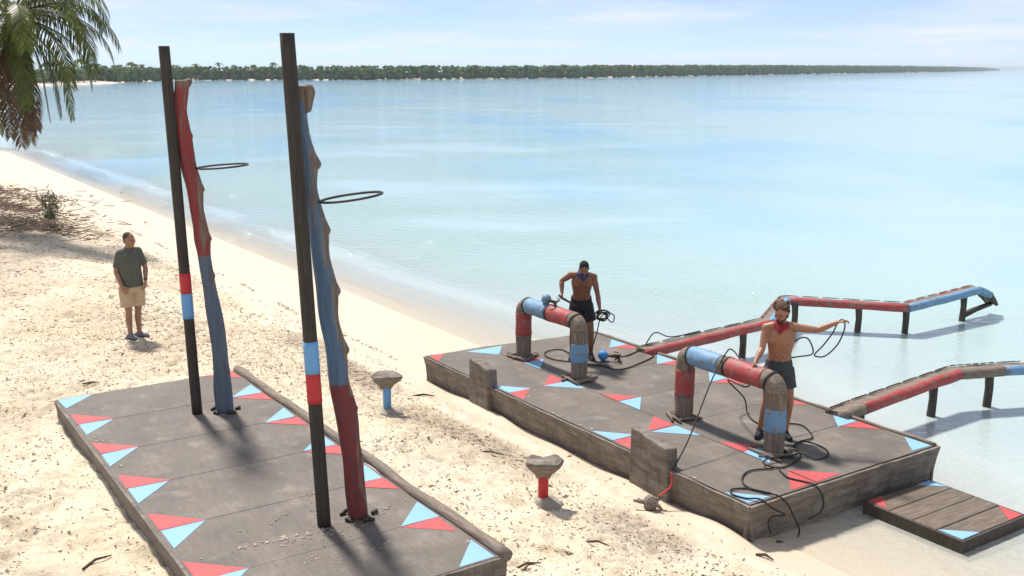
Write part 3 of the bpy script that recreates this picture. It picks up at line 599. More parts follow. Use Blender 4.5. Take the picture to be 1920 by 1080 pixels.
# sand trodden onto the deck round the near pole
mb = MB(); rnd = random.Random(5)
for cx_, cy_, s_ in ((-2.18, 9.18, .10), (-2.1, 9.1, .06), (-2.0, 9.15, .07), (-1.9, 9.35, .06), (-1.75, 9.3, .05), (-2.3, 9.6, .05), (-2.35, 9.05, .08), (-2.5, 8.95, .05), (-1.62, 9.25, .05), (-1.5, 9.45, .06), (-1.35, 9.7, .06), (-1.25, 9.85, .05), (-2.0, 9.75, .06), (-1.95, 9.9, .05), (-1.3, 8.9, .04), (-1.15, 9.05, .04), (-1.75, 9.05, .05), (-2.6, 9.3, .04), (-2.05, 10.2, .05), (-3.3, 11.7, .05), (-2.9, 10.9, .04), (-1.6, 8.7, .05), (-1.85, 8.75, .06)):
    for _ in range(7):
        x, y, r = cx_ + rnd.gauss(0, s_), cy_ + rnd.gauss(0, s_), s_ * rnd.uniform(.08, .26); q0 = rnd.random() * 9
        mb.ell((x, y, Z1 + .002), (r * 1.5, r * .8, .009), Matrix.Rotation(rnd.random() * 6, 3, 'Z'), 12, 4, fn=lambda d: 1 + .5 * mnoise.noise((d.x * 2 + q0, d.y * 2, 0)))
for i in range(30):
    if i < 18: u_, v_ = rnd.uniform(.1, 7), abs(rnd.gauss(0, .09)) + .02; u_, v_ = (u_, v_) if i % 3 else (u_, D1 - v_ - .03); c_ = W1(u_, v_, Z1)
    else: c_ = W2(rnd.uniform(.2, 7.2), abs(rnd.gauss(0, .1)) + .03, Z2)
    r = rnd.uniform(.006, .022); q0 = rnd.random() * 9
    mb.ell((c_.x, c_.y, c_.z + .004), (r * 1.7, r * .8, .007), Matrix.Rotation(PANG + rnd.gauss(0, .4), 3, 'Z'), 9, 4, fn=lambda d: 1 + .5 * mnoise.noise((d.x * 2 + q0, d.y * 2, 0)))
setp(mb.build('sand_spill', M['sand_pile'], smooth=True), 'pale spilled sand trodden onto the decks, thickest around the near pole', 'sand', kind='stuff')

# ================================================================== LOG ARCHES
def arch(u0, u1, v, H, bands, label, seed):
    base = W2(u0, v, Z2); o = empty('log_arch', base, PANG, label, 'log arch', 'log arches on the platform'); Lx = u1 - u0; r = .128; zc = H - r
    path = [(0, 0, z) for z in np.linspace(0, zc - .14, 22)] + [(.14 - .14 * math.cos(a), 0, zc - .14 + .14 * math.sin(a)) for a in np.linspace(.2, 1.4, 6)]
    path += [(x, 0, zc) for x in np.linspace(.14, Lx - .14, 40)] + [(Lx - .14 + .14 * math.sin(a), 0, zc - .14 + .14 * math.cos(a)) for a in np.linspace(.2, 1.4, 6)] + [(Lx, 0, z) for z in np.linspace(zc - .14, 0, 22)]
    f = lambda off: (lambda i, t, rr: rr * (1 + .07 * mnoise.noise(((i + off) * .16, math.cos(t) * 1.4 + seed, math.sin(t) * 1.4)) + .025 * mnoise.noise(((i + off) * .6, math.cos(t) * 4 + seed, math.sin(t) * 4))))
    zx = lambda a, b, nm, mt, rad=r, n=22, par=o: (lambda m_: (m_.tube(path[a:b], rad, n, fn=f(a), up=(0, 1, 0)), m_.build(nm, mt, par, smooth=True)))(MB())
    zx(0, 25, 'leg', M['drift']); zx(23, 75, 'crossbar', M['drift_x'], r * 1.005); zx(72, 96, 'leg', M['drift'])
    for a, b, mt in bands: zx(a, b, 'painted_band', mt, r * 1.05)
    for i in (27, 47, 68): zx(i, i + 2, 'cord_wrap', M['rope'], r * 1.09)
    rnd = random.Random(seed)
    for x0 in (0, Lx):
        for k in range(7):
            a = rnd.uniform(0, 6.28); d = Vector((math.cos(a), math.sin(a), 0)); c = Vector((x0, 0, 0)) + Vector((-d.y, d.x, 0)) * (.13 + rnd.uniform(.0, .06)); L = rnd.uniform(.14, .30)
            m_ = MB(); m_.tube([c - d * L, c + Vector((0, 0, .01)), c + d * L * .9], [.016, .026, .014], 7); q = m_.build('base_stick', M['drift_x'], o, smooth=True); q.location.z = .026
    return o
arch(.96, 2.48, 1.31, 1.04, ((11, 22, M['log_red']), (29, 47, M['log_blue']), (48, 67, M['log_red']), (79, 88, M['log_blue'])), 'log arch with red and blue bands beside the bent-over man', 3)
arch(4.72, 6.35, 1.41, 1.05, ((9, 20, M['log_red']), (28, 45, M['log_blue']), (48, 67, M['log_red']), (79, 88, M['log_blue'])), 'log arch with red and blue bands in front of the bearded man', 8)

# ================================================================== BALANCE BEAMS OVER THE WATER
def beam(name, label, pts, cols, posts, wd=.23):
    P = [Vector(p) for p in pts]; o0 = Vector((P[0].x, P[0].y, 0)); o = empty(name, o0, 0, label, 'balance beam', 'balance beams over the water'); P = [p - o0 for p in P]
    nr = []
    for i in range(len(P)):
        a = P[max(i - 1, 0)]; b = P[min(i + 1, len(P) - 1)]; d1 = (P[i] - a); d2 = (b - P[i]); n = Vector()
        for d in (d1, d2):
            if d.length > 1e-6: d = Vector((d.x, d.y, 0)).normalized(); n += Vector((-d.y, d.x, 0))
        n.normalize(); nr.append(n)
    for i in range(len(P) - 1):
        a, b = P[i], P[i + 1]; m_ = MB(); ns = 14; vs = []
        for j in range(ns + 1):
            t = j / ns; c = a + (b - a) * t; n = (nr[i] + (nr[i + 1] - nr[i]) * t); w_ = wd / 2 * (1 + .06 * mnoise.noise((c.x * 3, c.y * 3, 0)))
            for s, z in ((-1, 0), (1, 0), (1, -.07), (-1, -.07)): vs.append(c + n * w_ * s + Vector((0, 0, z + .012 * mnoise.noise((c.x * 4, c.y * 4, s)))))
        m_.add(vs, [(j * 4 + k, j * 4 + (k + 1) % 4, j * 4 + 4 + (k + 1) % 4, j * 4 + 4 + k) for j in range(ns) for k in range(4)] + [(3, 2, 1, 0), (ns * 4, ns * 4 + 1, ns * 4 + 2, ns * 4 + 3)])
        m_.build('plank', M['drift_x'], o)
        for s, ck in ((-1, 0), (1, 1)):
            m_ = MB(); path = []
            for j in range(ns + 1): t = j / ns; c = a + (b - a) * t; n = (nr[i] + (nr[i + 1] - nr[i]) * t); path.append(c + n * (wd / 2 * s) + Vector((0, 0, -.052 + .012 * mnoise.noise((c.x * 2.5, c.y * 2.5, s * 3)))))
            tp = (lambda k: 1 - .55 * k / ns) if i == len(P) - 2 else (lambda k: 1.)
            m_.tube(path, (.085 if ck == 0 else .055), 12, fn=lambda k, t, r: r * tp(k) * (1 + .16 * mnoise.noise((k * .35, math.cos(t) * 1.5 + i, math.sin(t) * 1.5 + s)))); m_.build('side_log', M[cols[i][ck]], o, smooth=True)
        # black edging strips along the walking surface
        for s in (1,):
            for j in range(6):
                t0, t1_ = (j + .06) / 6, (j + .9) / 6; m_ = MB(); path = []
                for t in np.linspace(t0, t1_, 4): c = a + (b - a) * float(t); n = (nr[i] + (nr[i + 1] - nr[i]) * float(t)); path.append(c + n * ((wd / 2 - .02) * s) + Vector((0, 0, .028)))
                m_.tube(path, [.007, .010, .009, .006], 6); m_.build('edge_strip', M['dark_wood'], o, smooth=True)
    for x, y, zt in posts:
        m_ = MB(); m_.tube([(x - o0.x, y - o0.y, -1.0), (x - o0.x, y - o0.y, .0), (x - o0.x + .01, y - o0.y, zt * .5), (x - o0.x, y - o0.y, zt - .08), (x - o0.x, y - o0.y, zt)], [.068, .066, .062, .07, .095], 12, fn=lambda k, t, r: r * (1 + .12 * mnoise.noise((k * 1.0, math.cos(t) * 1.5 + x, math.sin(t) * 1.5)))); m_.build('post', M['dark_wood'], o, smooth=True)
    return o
b1 = beam('balance_beam', 'longer zigzag red and blue balance beam on dark posts, ending in the water', [(2.22, 17.02, .57), (4.75, 18.95, .60), (5.55, 20.75, .64), (7.87, 20.28, .60), (9.82, 21.6, .68), (10.15, 21.85, .53), (10.42, 22.05, .27)],
     [('log_red', 'dark_wood'), ('log_blue', 'log_red'), ('log_red', 'dark_wood'), ('log_blue', 'log_red'), ('log_blue', 'dark_wood'), ('dark_wood', 'dark_wood')], [(4.24, 18.5, .53), (5.75, 20.6, .57), (6.99, 20.42, .55), (7.9, 20.3, .54), (9.5, 21.35, .62)])
m_ = MB(); m_.tube([(9.5 - 2.22, 21.35 - 17.02, .12), (9.9 - 2.22, 21.68 - 17.02, .17), (10.38 - 2.22, 22.02 - 17.02, .22)], [.07, .06, .05], 8); m_.build('brace', M['dark_wood'], b1, smooth=True)
beam('balance_beam', 'nearer red balance beam on dark posts, running out of the right edge', [(4.48, 13.74, .57), (4.85, 14.03, .585), (6.85, 15.52, .655), (7.62, 15.68, .66), (10.6, 16.3, .62)],
     [('drift_x', 'dark_wood'), ('log_red', 'dark_wood'), ('drift_x', 'dark_wood'), ('log_blue', 'dark_wood')], [(4.95, 14.12, .52), (6.42, 15.2, .58), (7.48, 15.66, .6), (9.4, 16.05, .58)])

# ================================================================== PEDESTALS IN THE SAND
def pedestal(x, y, h, mat, label, seed, wide):
    z = gz(x, y) - .02; o = empty('pedestal', (x, y, z), 0, label, 'pedestal', 'pedestals in the sand')
    mb = MB(); mb.tube([(0, 0, -.1), (0, 0, h * .5), (0, 0, h - .1)], .06, 14); mb.build('post', mat, o, smooth=True)
    mb = MB(); q = lambda d: 1 + .28 * mnoise.noise((d.x * 1.3 + seed, d.y * 1.3, d.z * 1.3)) + .08 * mnoise.noise((d.x * 4 + seed, d.y * 4, d.z * 4))
    vs = []; n = 16; prof = [(-.16, .075), (-.11, .10), (-.04, wide * .46), (.0, wide * .54), (.035, wide * .52), (.055, wide * .40)]
    for zz_, r in prof:
        for k in range(n):
            t = 2 * math.pi * k / n; d = Vector((math.cos(t), math.sin(t), zz_ * 6)); r2 = r * (1 + .30 * mnoise.noise((d.x * 1.2 + seed, d.y * 1.2, zz_ * 5))); vs.append((math.cos(t) * r2, math.sin(t) * r2 * .72, h + zz_ + .05 * mnoise.noise((d.x + seed, d.y, 2))))
    m = len(prof); mb.add(vs, [(i * n + k, i * n + (k + 1) % n, (i + 1) * n + (k + 1) % n, (i + 1) * n + k) for i in range(m - 1) for k in range(n)] + [tuple(range(n))[::-1], tuple((m - 1) * n + k for k in range(n))]); mb.build('block', M['stone_wood'], o)
    mb = MB(); mb.ell((.02, -.02, .0), (.2, .17, .10), n=20, m=9, fn=lambda d: 1 + .35 * mnoise.noise((d.x * 1.6 + seed, d.y * 1.6, d.z))); mb.build('sand_heap', M['mound'], o, smooth=True)
pedestal(-1.82, 14.5, .55, M['blue_band'], 'wooden block on a short blue post in the sand', 2.0, .40)
pedestal(.36, 11.25, .50, M['red_band'], 'wooden block on a short red post in the sand', 5.5, .42)

# ================================================================== ROPES AND GRAPPLES
def rope(pts, label, r=.0105, name='rope', mat=None, k=8, **kw):
    p = crom(pts, k); mb = MB(); mb.tube(p, r, 7, **kw); o = mb.build(name, mat or M['rope'], None, tuple(p[0]), smooth=True); return setp(o, label, 'rope', 'black ropes')
D = lambda L, z=Z2 + .016: [W2(u, v, z if q is None else q) for u, v, q in [(*a, None) if len(a) == 2 else a for a in L]]
rope(D([(5.55, 2.1), (5.71, 2.4), (5.89, 2.49), (6.25, 2.25), (6.27, 1.99), (6.36, 1.79), (6.62, 1.6), (6.75, 1.26), (6.73, 1.05), (6.58, .98, .545), (6.55, 1.14, .56), (6.6, 1.43, .545), (6.62, 1.60, .545), (6.8, 1.66), (6.81, 1.85), (6.68, 2.02), (6.47, 2.08), (6.34, 1.98, .54), (6.33, 1.84, .535), (6.40, 1.66)]), 'black rope coiled around the foot of the nearer arch')
rope(D([(6.72, 1.0), (6.62, .72), (6.72, .48), (6.93, .33), (7.19, .37), (7.33, .40, .53), (7.41, .47, .45), (7.42, .6, .25), (7.42, .7, .06), (7.42, .65, -.03), (7.43, .51, -.03), (7.42, .33, .03)]), 'black rope loop hanging lowest over the front board')
rope(D([(6.8, 1.02), (7.02, .93), (7.2, .99), (7.34, 1.0, .525), (7.41, 1.05, .43), (7.42, 1.09, .3), (7.42, 1.04, .2), (7.41, .86, .16)]), 'short black rope bight hanging over the red triangle edge')
rope(D([(7.26, .38, .535), (7.01, .31), (6.92, .2), (6.91, .1), (7.01, .03), (7.17, .07), (7.3, .16, .53), (7.41, .25, .44), (7.42, .44, .32), (7.42, .23, .35), (7.42, .18, .27), (7.42, .23, .15)]), 'thin black rope curling over the corner blue triangle')
rope(D([(1.55, 2.02), (1.32, 2.05), (.94, 2.09), (.90, 1.84), (1.08, 1.66), (1.35, 1.62), (1.54, 1.70), (1.72, 1.82), (1.93, 1.92), (2.16, 2.07), (2.38, 2.09), (2.44, 2.32), (2.25, 2.91), (2.13, 3.15)]), 'long black rope looping on the deck behind the farther arch')
rope(D([(1.95, 2.46), (1.86, 2.6), (1.87, 2.78), (1.78, 3.04), (1.70, 3.3, .555), (1.74, 3.5, .78), (1.72, 3.9, .645), (1.70, 4.6, .645)]), 'black rope running from the blue ball to the beam')
def grapple(loc, ball_col, label, tilt, az, s=1., hook=None):
    o = empty('grapple', loc, az, label, 'grapple', 'ball grapples'); m = simple('ball_' + label[:6], ball_col, .55, .25, 9, .2); hk = hook or M['dark_wood']; o.rotation_euler = (0, tilt, az); o.scale = (s, s, s)
    mb = MB(); mb.ell((0, 0, .085), (.085,) * 3, n=20, m=14); mb.build('ball', m, o, smooth=True)
    mb = MB(); mb.tube([(.07, 0, .085), (.16, 0, .08), (.27, 0, .075)], [.022, .028, .03], 8); mb.build('handle', hk, o, smooth=True)
    for k in range(3):
        a = k * 2.09 + .5; c, q = math.cos(a), math.sin(a); mb = MB(); mb.tube(crom([(.24, 0, .075), (.27, .06 * c, .075 + .06 * q), (.23, .11 * c, .075 + .1 * q), (.16, .12 * c, .075 + .11 * q)], 4), [.026 - .0014 * i for i in range(13)], 7); mb.build('prong', hk if k else M['drift_x'], o, smooth=True)
    return o
grapple(W2(1.86, 2.28, Z2 + .01), (.05, .24, .55), 'bright blue ball grapple lying on the deck by bare feet', 0, R(-12))
g2 = grapple(W2(1.60, 1.31, Z2 + 1.03), (.12, .2, .28), 'grey-blue ball grapple resting on top of the farther arch', 0, PANG, .95)
# thrown grapple on the sand and its taut line over the nearer arch
gp = Vector((1.63, 11.46, gz(1.63, 11.46))); GO = empty('grapple', gp + Vector((0, 0, .0)), R(10), 'brown wooden grapple lying on the sand with a red cord', 'grapple', 'ball grapples')
mb = MB(); mb.ell((0, 0, .085), (.095, .075, .085), n=16, m=10, fn=lambda d: 1 + .3 * mnoise.noise((d.x * 2, d.y * 2, d.z * 2 + 4))); mb.build('block', M['stone_wood'], GO)
for dx_, dy_, dz_ in ((-.2, .03, .12), (.17, .06, .13), (.12, -.1, .02)):
    mb = MB(); mb.tube([(0, 0, .085), (dx_ * .6, dy_ * .6, .07 + dz_ * .3), (dx_, dy_, max(.02, dz_))], [.035, .026, .014], 7); mb.build('prong', M['stone_wood'], GO, smooth=True)
hand3 = Vector((3.39 - .345, 12.86 - .24, Z2 + 1.04))
xb = W2(5.45, 1.41, Z2 + 1.075)
rope([hand3, hand3 + Vector((-.08, -.02, -.03)), xb + Vector((.12, .1, .03)), xb, W2(5.62, 1.0, 1.30), W2(5.95, .35, .80), W2(6.12, -.07, .525)], 'taut black line from the bearded man over the arch to the sand', .0095)
rc = rope([W2(6.125, -.085, .51), W2(6.17, -.13, .36), gp + Vector((.1, .05, .14))], 'red cord end tied to the brown grapple', .011, 'cord', M['red_cord']); del rc['group']
# slack line from the bearded man's hand under the arch
rope([hand3 + Vector((0, .02, -.02)), hand3 + Vector((-.04, .1, -.30)), W2(4.95, 2.0, 1.0), W2(4.98, 2.3, .7), W2(5.1, 2.25, .53), W2(5.35, 2.1, Z2 + .016), W2(5.6, 2.05, Z2 + .016)], 'slack black line hanging behind the nearer arch')

# ================================================================== PEOPLE
def skin_mat(name, c):
    m, t, b = newmat(name); v = coords(t); n = noise_node(t, v, 9, 4)
    t.links.new(ramp(t, n.outputs['Fac'], [(.3, tuple(x * .82 for x in c)), (.7, tuple(min(1, x * 1.1) for x in c))]), b.inputs['Base Color']); b.inputs['Roughness'].default_value = .48
    try: b.inputs['Subsurface Weight'].default_value = .06; b.inputs['Subsurface Radius'].default_value = (.02, .008, .004)
    except Exception: pass
    return m
def cloth(name, c, rough=.85): return simple(name, c, rough, .14, 26, .35, dist=.008)
def hand(mb, w, d, n, side, curl, s=1.):
    # palm + five fingers; d along the hand, n = direction the palm faces, side = where the thumb leaves
    d = Vector(d).normalized(); n = (Vector(n) - d * Vector(n).dot(d)).normalized(); l = Vector(side) - d * Vector(side).dot(d) - n * Vector(side).dot(n); l.normalize(); w = Vector(w)
    for i, off in enumerate((-.030, -.010, .010, .030)):
        k0 = w + l * off * .55; k1 = w + d * (.085 - .004 * abs(i - 2)) * s + l * off; mb.cap(k0, k1, .016, .0125, 10)
        L = (.060, .075, .080, .072)[i] * s; a = curl * .4; p = k1; f = d + l * off * 2.2
        f.normalize()
        for seg, fr in enumerate((.45, .32, .23)):
            a += curl * (.5 if seg else .25); q = p + (f * math.cos(a) + n * math.sin(a)) * L * fr; mb.cap(p, q, .0098 - .0008 * seg, .0092 - .0008 * seg, 8); p = q
    t0 = w + d * .03 * s + l * .03; t1 = t0 + (d * .7 + l * .75 + n * .25).normalized() * .042 * s; t2_ = t1 + (d * .85 + l * .2 + n * (.3 + curl * .4)).normalized() * .034 * s; mb.cap(t0, t1, .015, .0115, 8); mb.cap(t1, t2_, .0112, .009, 8)
def person(name, loc, J, label, skin, hair, hair_fn, shorts_m, shoe_m, extra, H=1.8):
    o = empty(name, loc, 0, label, 'person'); V_ = lambda k: Vector(J[k]); mb = MB(); s = H / 1.8
    pel, che, nck = V_('pelvis'), V_('chest'), V_('neck'); yaw = J['yaw']; fw = Vector((math.sin(yaw), -math.cos(yaw), 0)); lf = Vector((math.cos(yaw), math.sin(yaw), 0))
    bw = J.get('bulk', 1.)
    up = che - pel
    def sp(t): return pel + up * t if t <= 1 else che + (nck - che) * (t - 1)
    secs = [(-.42, .13, .10), (-.18, .165, .118), (.05, .164, .115), (.3, .148, .104), (.55, .147, .102), (.8, .162, .112), (1.0, .176, .120), (1.3, .182, .115), (1.6, .165, .095), (1.85, .10, .075), (2.0, .06, .062)]
    mb.loft([(tuple(sp(t)), a * s * bw, b * s * bw, yaw) for t, a, b in secs])
    # pectorals, shoulder blades, trapezius, belly, buttocks
    for sg in (-1, 1):
        mb.ell(sp(1.12) + lf * .08 * sg * s + fw * .075 * s * bw, (.088 * s, .045 * s, .062 * s), Matrix.Rotation(yaw, 3, 'Z'))
        mb.ell(sp(1.15) + lf * .085 * sg * s - fw * .07 * s, (.075 * s, .045 * s, .085 * s), Matrix.Rotation(yaw, 3, 'Z'))
        mb.ell(pel + lf * .075 * sg * s - fw * .06 * s + Vector((0, 0, -.05)), (.085 * s, .085 * s, .095 * s), Matrix.Rotation(yaw, 3, 'Z'))
        mb.cap(nck + lf * .035 * sg, V_('shL' if sg > 0 else 'shR') + Vector((0, 0, .012)), .05 * s, .048 * s)
        for q in (.25, .45, .65): mb.ell(sp(q + .05) + lf * .036 * sg * s + fw * .083 * s * bw, (.034 * s, .026 * s, .034 * s), Matrix.Rotation(yaw, 3, 'Z'))
    hc = V_('head'); hf = Vector(J['hf']).normalized(); hu = Vector(J.get('hu', (0, 0, 1))); hu = (hu - hf * hu.dot(hf)).normalized(); hl = hu.cross(hf)   # hl: the person's left... right-handed
    Bm = Matrix((hl, hf, hu)).transposed()
    mb.cap(nck - Vector((0, 0, .04)), hc - hu * .05 - hf * .02, .058 * s, .055 * s)
    mb.ell(hc + hu * .022 - hf * .012, (.076, .096, .100), Bm); mb.ell(hc - hu * .045 + hf * .022, (.058, .072, .072), Bm); mb.ell(hc - hu * .092 + hf * .055, (.03, .03, .026), Bm)
    mb.cap(hc + hu * .018 + hf * .083, hc - hu * .022 + hf * .108, .011, .016); mb.ell(hc + hu * .03 + hf * .078, (.052, .02, .014), Bm)
    mb.ell(hc - hu * .055 + hf * .085, (.024, .012, .009), Bm)
    for sg in (-1, 1): mb.ell(hc + hl * .078 * sg - hf * .012 - hu * .008, (.012, .022, .033), Bm); mb.ell(hc + hl * .045 * sg + hf * .06 - hu * .015, (.025, .022, .02), Bm)
    for sd_, S, E_, Wk in (('R', 'shR', 'elR', 'wrR'), ('L', 'shL', 'elL', 'wrL')):
        a, b, c = V_(S), V_(E_), V_(Wk); mb.ell(a, (.062 * s, .06 * s, .062 * s)); mid = a + (b - a) * .45
        mb.cap(a, mid, .053 * s * bw, .051 * s * bw); mb.cap(mid, b, .051 * s * bw, .039 * s); m2 = b + (c - b) * .3; mb.cap(b, m2, .039 * s, .043 * s); mb.cap(m2, c, .043 * s, .027 * s)
        hd, hn, hs, cu = J['hand' + sd_]; hand(mb, c, hd, hn, hs, cu, s)
    for sd_ in ('R', 'L'):
        h, kn, an = V_('hip' + sd_), V_('kn' + sd_), V_('an' + sd_); mb.cap(h, h + (kn - h) * .5, .088 * s * bw, .076 * s); mb.cap(h + (kn - h) * .5, kn, .076 * s, .054 * s)
        cf = kn + (an - kn) * .3 - Vector((*J['toe' + sd_][:2], 0)).normalized() * .012; mb.cap(kn, cf, .053 * s, .057 * s); mb.cap(cf, an, .057 * s, .034 * s)
        td = Vector((*J['toe' + sd_][:2], 0)).normalized(); f0 = Vector((an.x, an.y, 0)) - td * .05; mb.cap(an, f0 + Vector((0, 0, .04)), .036, .034); mb.cap(f0 + Vector((0, 0, .045)), f0 + td * .16 + Vector((0, 0, .034)), .034, .03)
    link_mesh('body', remeshed(mb, .0072, 3, .4), skin, o)
    # eyes
    for sg in (-1, 1): m2 = MB(); m2.ell(hc + hl * .032 * sg + hf * .083 + hu * .008, (.011, .006, .006), Bm, 10, 6); m2.build('eye', M['eye'], o, smooth=True)
    m2 = MB(); hair_fn(m2, hc, hl, hf, hu, Bm); link_mesh('hair', remeshed(m2, .009, 1), hair, o)
    # shorts
    m2 = MB(); hem = J['hem']; m2.loft([(tuple(pel + Vector((0, 0, dz_))), a * s * bw, b * s * bw, yaw) for dz_, a, b in ((-.14, .15, .125), (-.08, .18, .138), (.0, .181, .134), (.06, .172, .124), (J.get('waist', .10), .164, .118))])
    for sd_ in ('R', 'L'):
        h, kn = V_('hip' + sd_), V_('kn' + sd_); e = h + (kn - h) * hem; m2.tube([h + Vector((0, 0, .03)), h + (kn - h) * .2, h + (kn - h) * (hem * .6), e], [.100 * s * bw, .108 * s * bw, .106 * s * bw, .112 * s * bw], 20)
    link_mesh('shorts', remeshed(m2, .010, 2), shorts_m, o)
    # shoes
    for sd_ in ('R', 'L'):
        an = V_('an' + sd_); td = Vector((*J['toe' + sd_][:2], 0)).normalized(); f0 = Vector((an.x, an.y, 0)) - td * .055; m2 = MB()
        m2.cap(f0 + Vector((0, 0, .05)), f0 + td * .09 + Vector((0, 0, .055)), .044, .046); m2.cap(f0 + td * .08 + Vector((0, 0, .048)), f0 + td * .19 + Vector((0, 0, .036)), .046, .035); m2.cap(f0 + Vector((0, 0, .05)) + td * .03, an + Vector((0, 0, .01)), .044, .044)
        sh = link_mesh('shoe', remeshed(m2, .010, 2), shoe_m[0], o); side = Vector((-td.y, td.x, 0)); m2 = MB(); pts = [f0 + td * (.07 + .16 * math.cos(a)) + side * (.052 * math.sin(a)) for a in np.linspace(0, 2 * math.pi, 20, endpoint=False)]
        m2.poly([(p.x, p.y) for p in pts], .0, .022); m2.build('sole', shoe_m[1], sh)
    extra(o, J, V_, s, dict(nck=nck, fw=fw, lf=lf, sp=sp, pel=pel, che=che, hc=hc, hf=hf, hu=hu, hl=hl, Bm=Bm, yaw=yaw, bw=bw)); return o
M['eye'] = simple('eye', (.05, .04, .035), .3, .1, 20, 0)
def short_hair(m2, hc, hl, hf, hu, Bm):
    m2.ell(hc + hu * .052 - hf * .032, (.080, .092, .078), Bm); m2.ell(hc + hu * .0 - hf * .05, (.076, .062, .075), Bm)
def curly_hair(m2, hc, hl, hf, hu, Bm):
    m2.ell(hc + hu * .06 - hf * .034, (.086, .100, .078), Bm); m2.ell(hc - hu * .005 - hf * .055, (.085, .068, .095), Bm); m2.ell(hc - hu * .06 - hf * .06, (.07, .05, .06), Bm)
    rnd = random.Random(3)
    for _ in range(46):
        a, b = rnd.uniform(0, 6.28), rnd.uniform(-.4, 1.0); d = Vector((math.cos(a) * .088, math.sin(a) * .098 - .02, b * .1 + .02))
        if d.y > .01 and d.z < .085: continue
        m2.ell(hc + Bm @ d, (.02, .02, .024), Bm, 8, 6)
def scarf(o, c, r, mat, drop=None, tiltv=(0, 0, 0)):
    m2 = MB(); pts = [(c.x + r * math.cos(a), c.y + r * math.sin(a), c.z + tiltv[0] * math.cos(a) + tiltv[1] * math.sin(a)) for a in np.linspace(0, 2 * math.pi, 25)]
    m2.tube(pts, .026, 10, caps=False); m2.tube([(x * 1 + (x - c.x) * .12, y + (y - c.y) * .12, z - .03) for x, y, z in pts], .022, 10, caps=False)
    if drop is not None: m2.tube([c + drop * r + Vector((0, 0, -.02)), c + drop * (r + .03) + Vector((0, 0, -.06)), c + drop * (r + .03) + Vector((0, 0, -.12))], [.045, .04, .012], 10)
    link_mesh('neck_scarf', remeshed(m2, .010, 1), mat, o)
# --- man on the sand in a polo shirt
z0 = gz(-6.56, 17.63)
def polo(o, J, V_, s, k):
    m2 = MB(); sp, yaw, bw = k['sp'], k['yaw'], k['bw']
    m2.loft([(tuple(sp(t)), a * s * bw, b * s * bw, yaw) for t, a, b in ((-.12, .186, .15), (.05, .184, .15), (.35, .178, .148), (.65, .178, .145), (.95, .182, .152), (1.2, .182, .150), (1.45, .18, .132), (1.66, .165, .114), (1.85, .118, .095), (1.99, .076, .076))])
    for sd_ in ('R', 'L'):
        a, b = V_('sh' + sd_), V_('el' + sd_); e = a + (b - a) * .78; m2.ell(a, (.066, .064, .066)); m2.tube([a, a + (b - a) * .4, e], [.062, .064, .067], 16); m2.cap(k['nck'] + k['lf'] * (.035 if sd_ == 'L' else -.035) + Vector((0, 0, -.012)), a + Vector((0, 0, .014)), .062, .060)
    sh = link_mesh('polo_shirt', remeshed(m2, .0105, 2), M['polo'], o)
    m3 = MB(); c = k['nck'] + Vector((0, 0, .02)); pts = [(c.x + .07 * math.cos(a), c.y + .07 * math.sin(a), c.z - .018 * (math.cos(a) * k['fw'].x + math.sin(a) * k['fw'].y)) for a in np.linspace(0, 2 * math.pi, 25)]; m3.tube(pts, .02, 8, caps=False, flat=(.6, 1.2)); m3.build('collar', M['polo'], sh, smooth=True)
    w_ = V_('wrL'); e_ = V_('elL'); d = (w_ - e_).normalized(); m3 = MB(); m3.tube([w_ - d * .035, w_ - d * .012], .034, 14); m3.build('wrist_watch', M['rope'], o, smooth=True)
M['polo'] = cloth('grey_green_polo', (.085, .088, .068)); 
ya = R(56)
HOST = person('person', (-6.58, 17.62, z0 - .005), dict(pelvis=(-.01, .02, .95), chest=(-.02, .0, 1.30), neck=(.0, -.01, 1.53), head=(.03, -.03, 1.695), hf=(.93, -.36, -.06), yaw=ya, bulk=1.06,
    shR=(-.125, -.115, 1.47), shL=(.11, .115, 1.485), elR=(-.20, -.12, 1.18), wrR=(-.085, -.22, .95), elL=(.205, .13, 1.20), wrL=(.225, .03, 1.0),
    handR=((.5, -.15, -.85), (.2, .9, -.1), (.8, .2, .1), .35), handL=((.05, -.15, -1), (-.9, .1, .1), (.2, -1, 0), .55),
    hipR=(-.095, -.05, .90), hipL=(.075, .08, .90), knR=(-.06, -.06, .49), knL=(.06, .05, .49), anR=(-.06, -.06, .085), anL=(.035, .10, .085), toeR=(.9, -.5), toeL=(1, -.1), hem=.80, waist=.11),
    'person in grey polo shirt and tan shorts standing on the sand', skin_mat('tanned_skin', (.30, .15, .095)), simple('cropped_grey_hair', (.05, .038, .03), .9, .3, 60, .4), short_hair, cloth('tan_shorts', (.46, .33, .21)), (cloth('grey_sneaker', (.16, .16, .17)), simple('dark_rubber_sole', (.03, .03, .035), .7)), polo, 1.82); HOST.scale = (1.035,) * 3
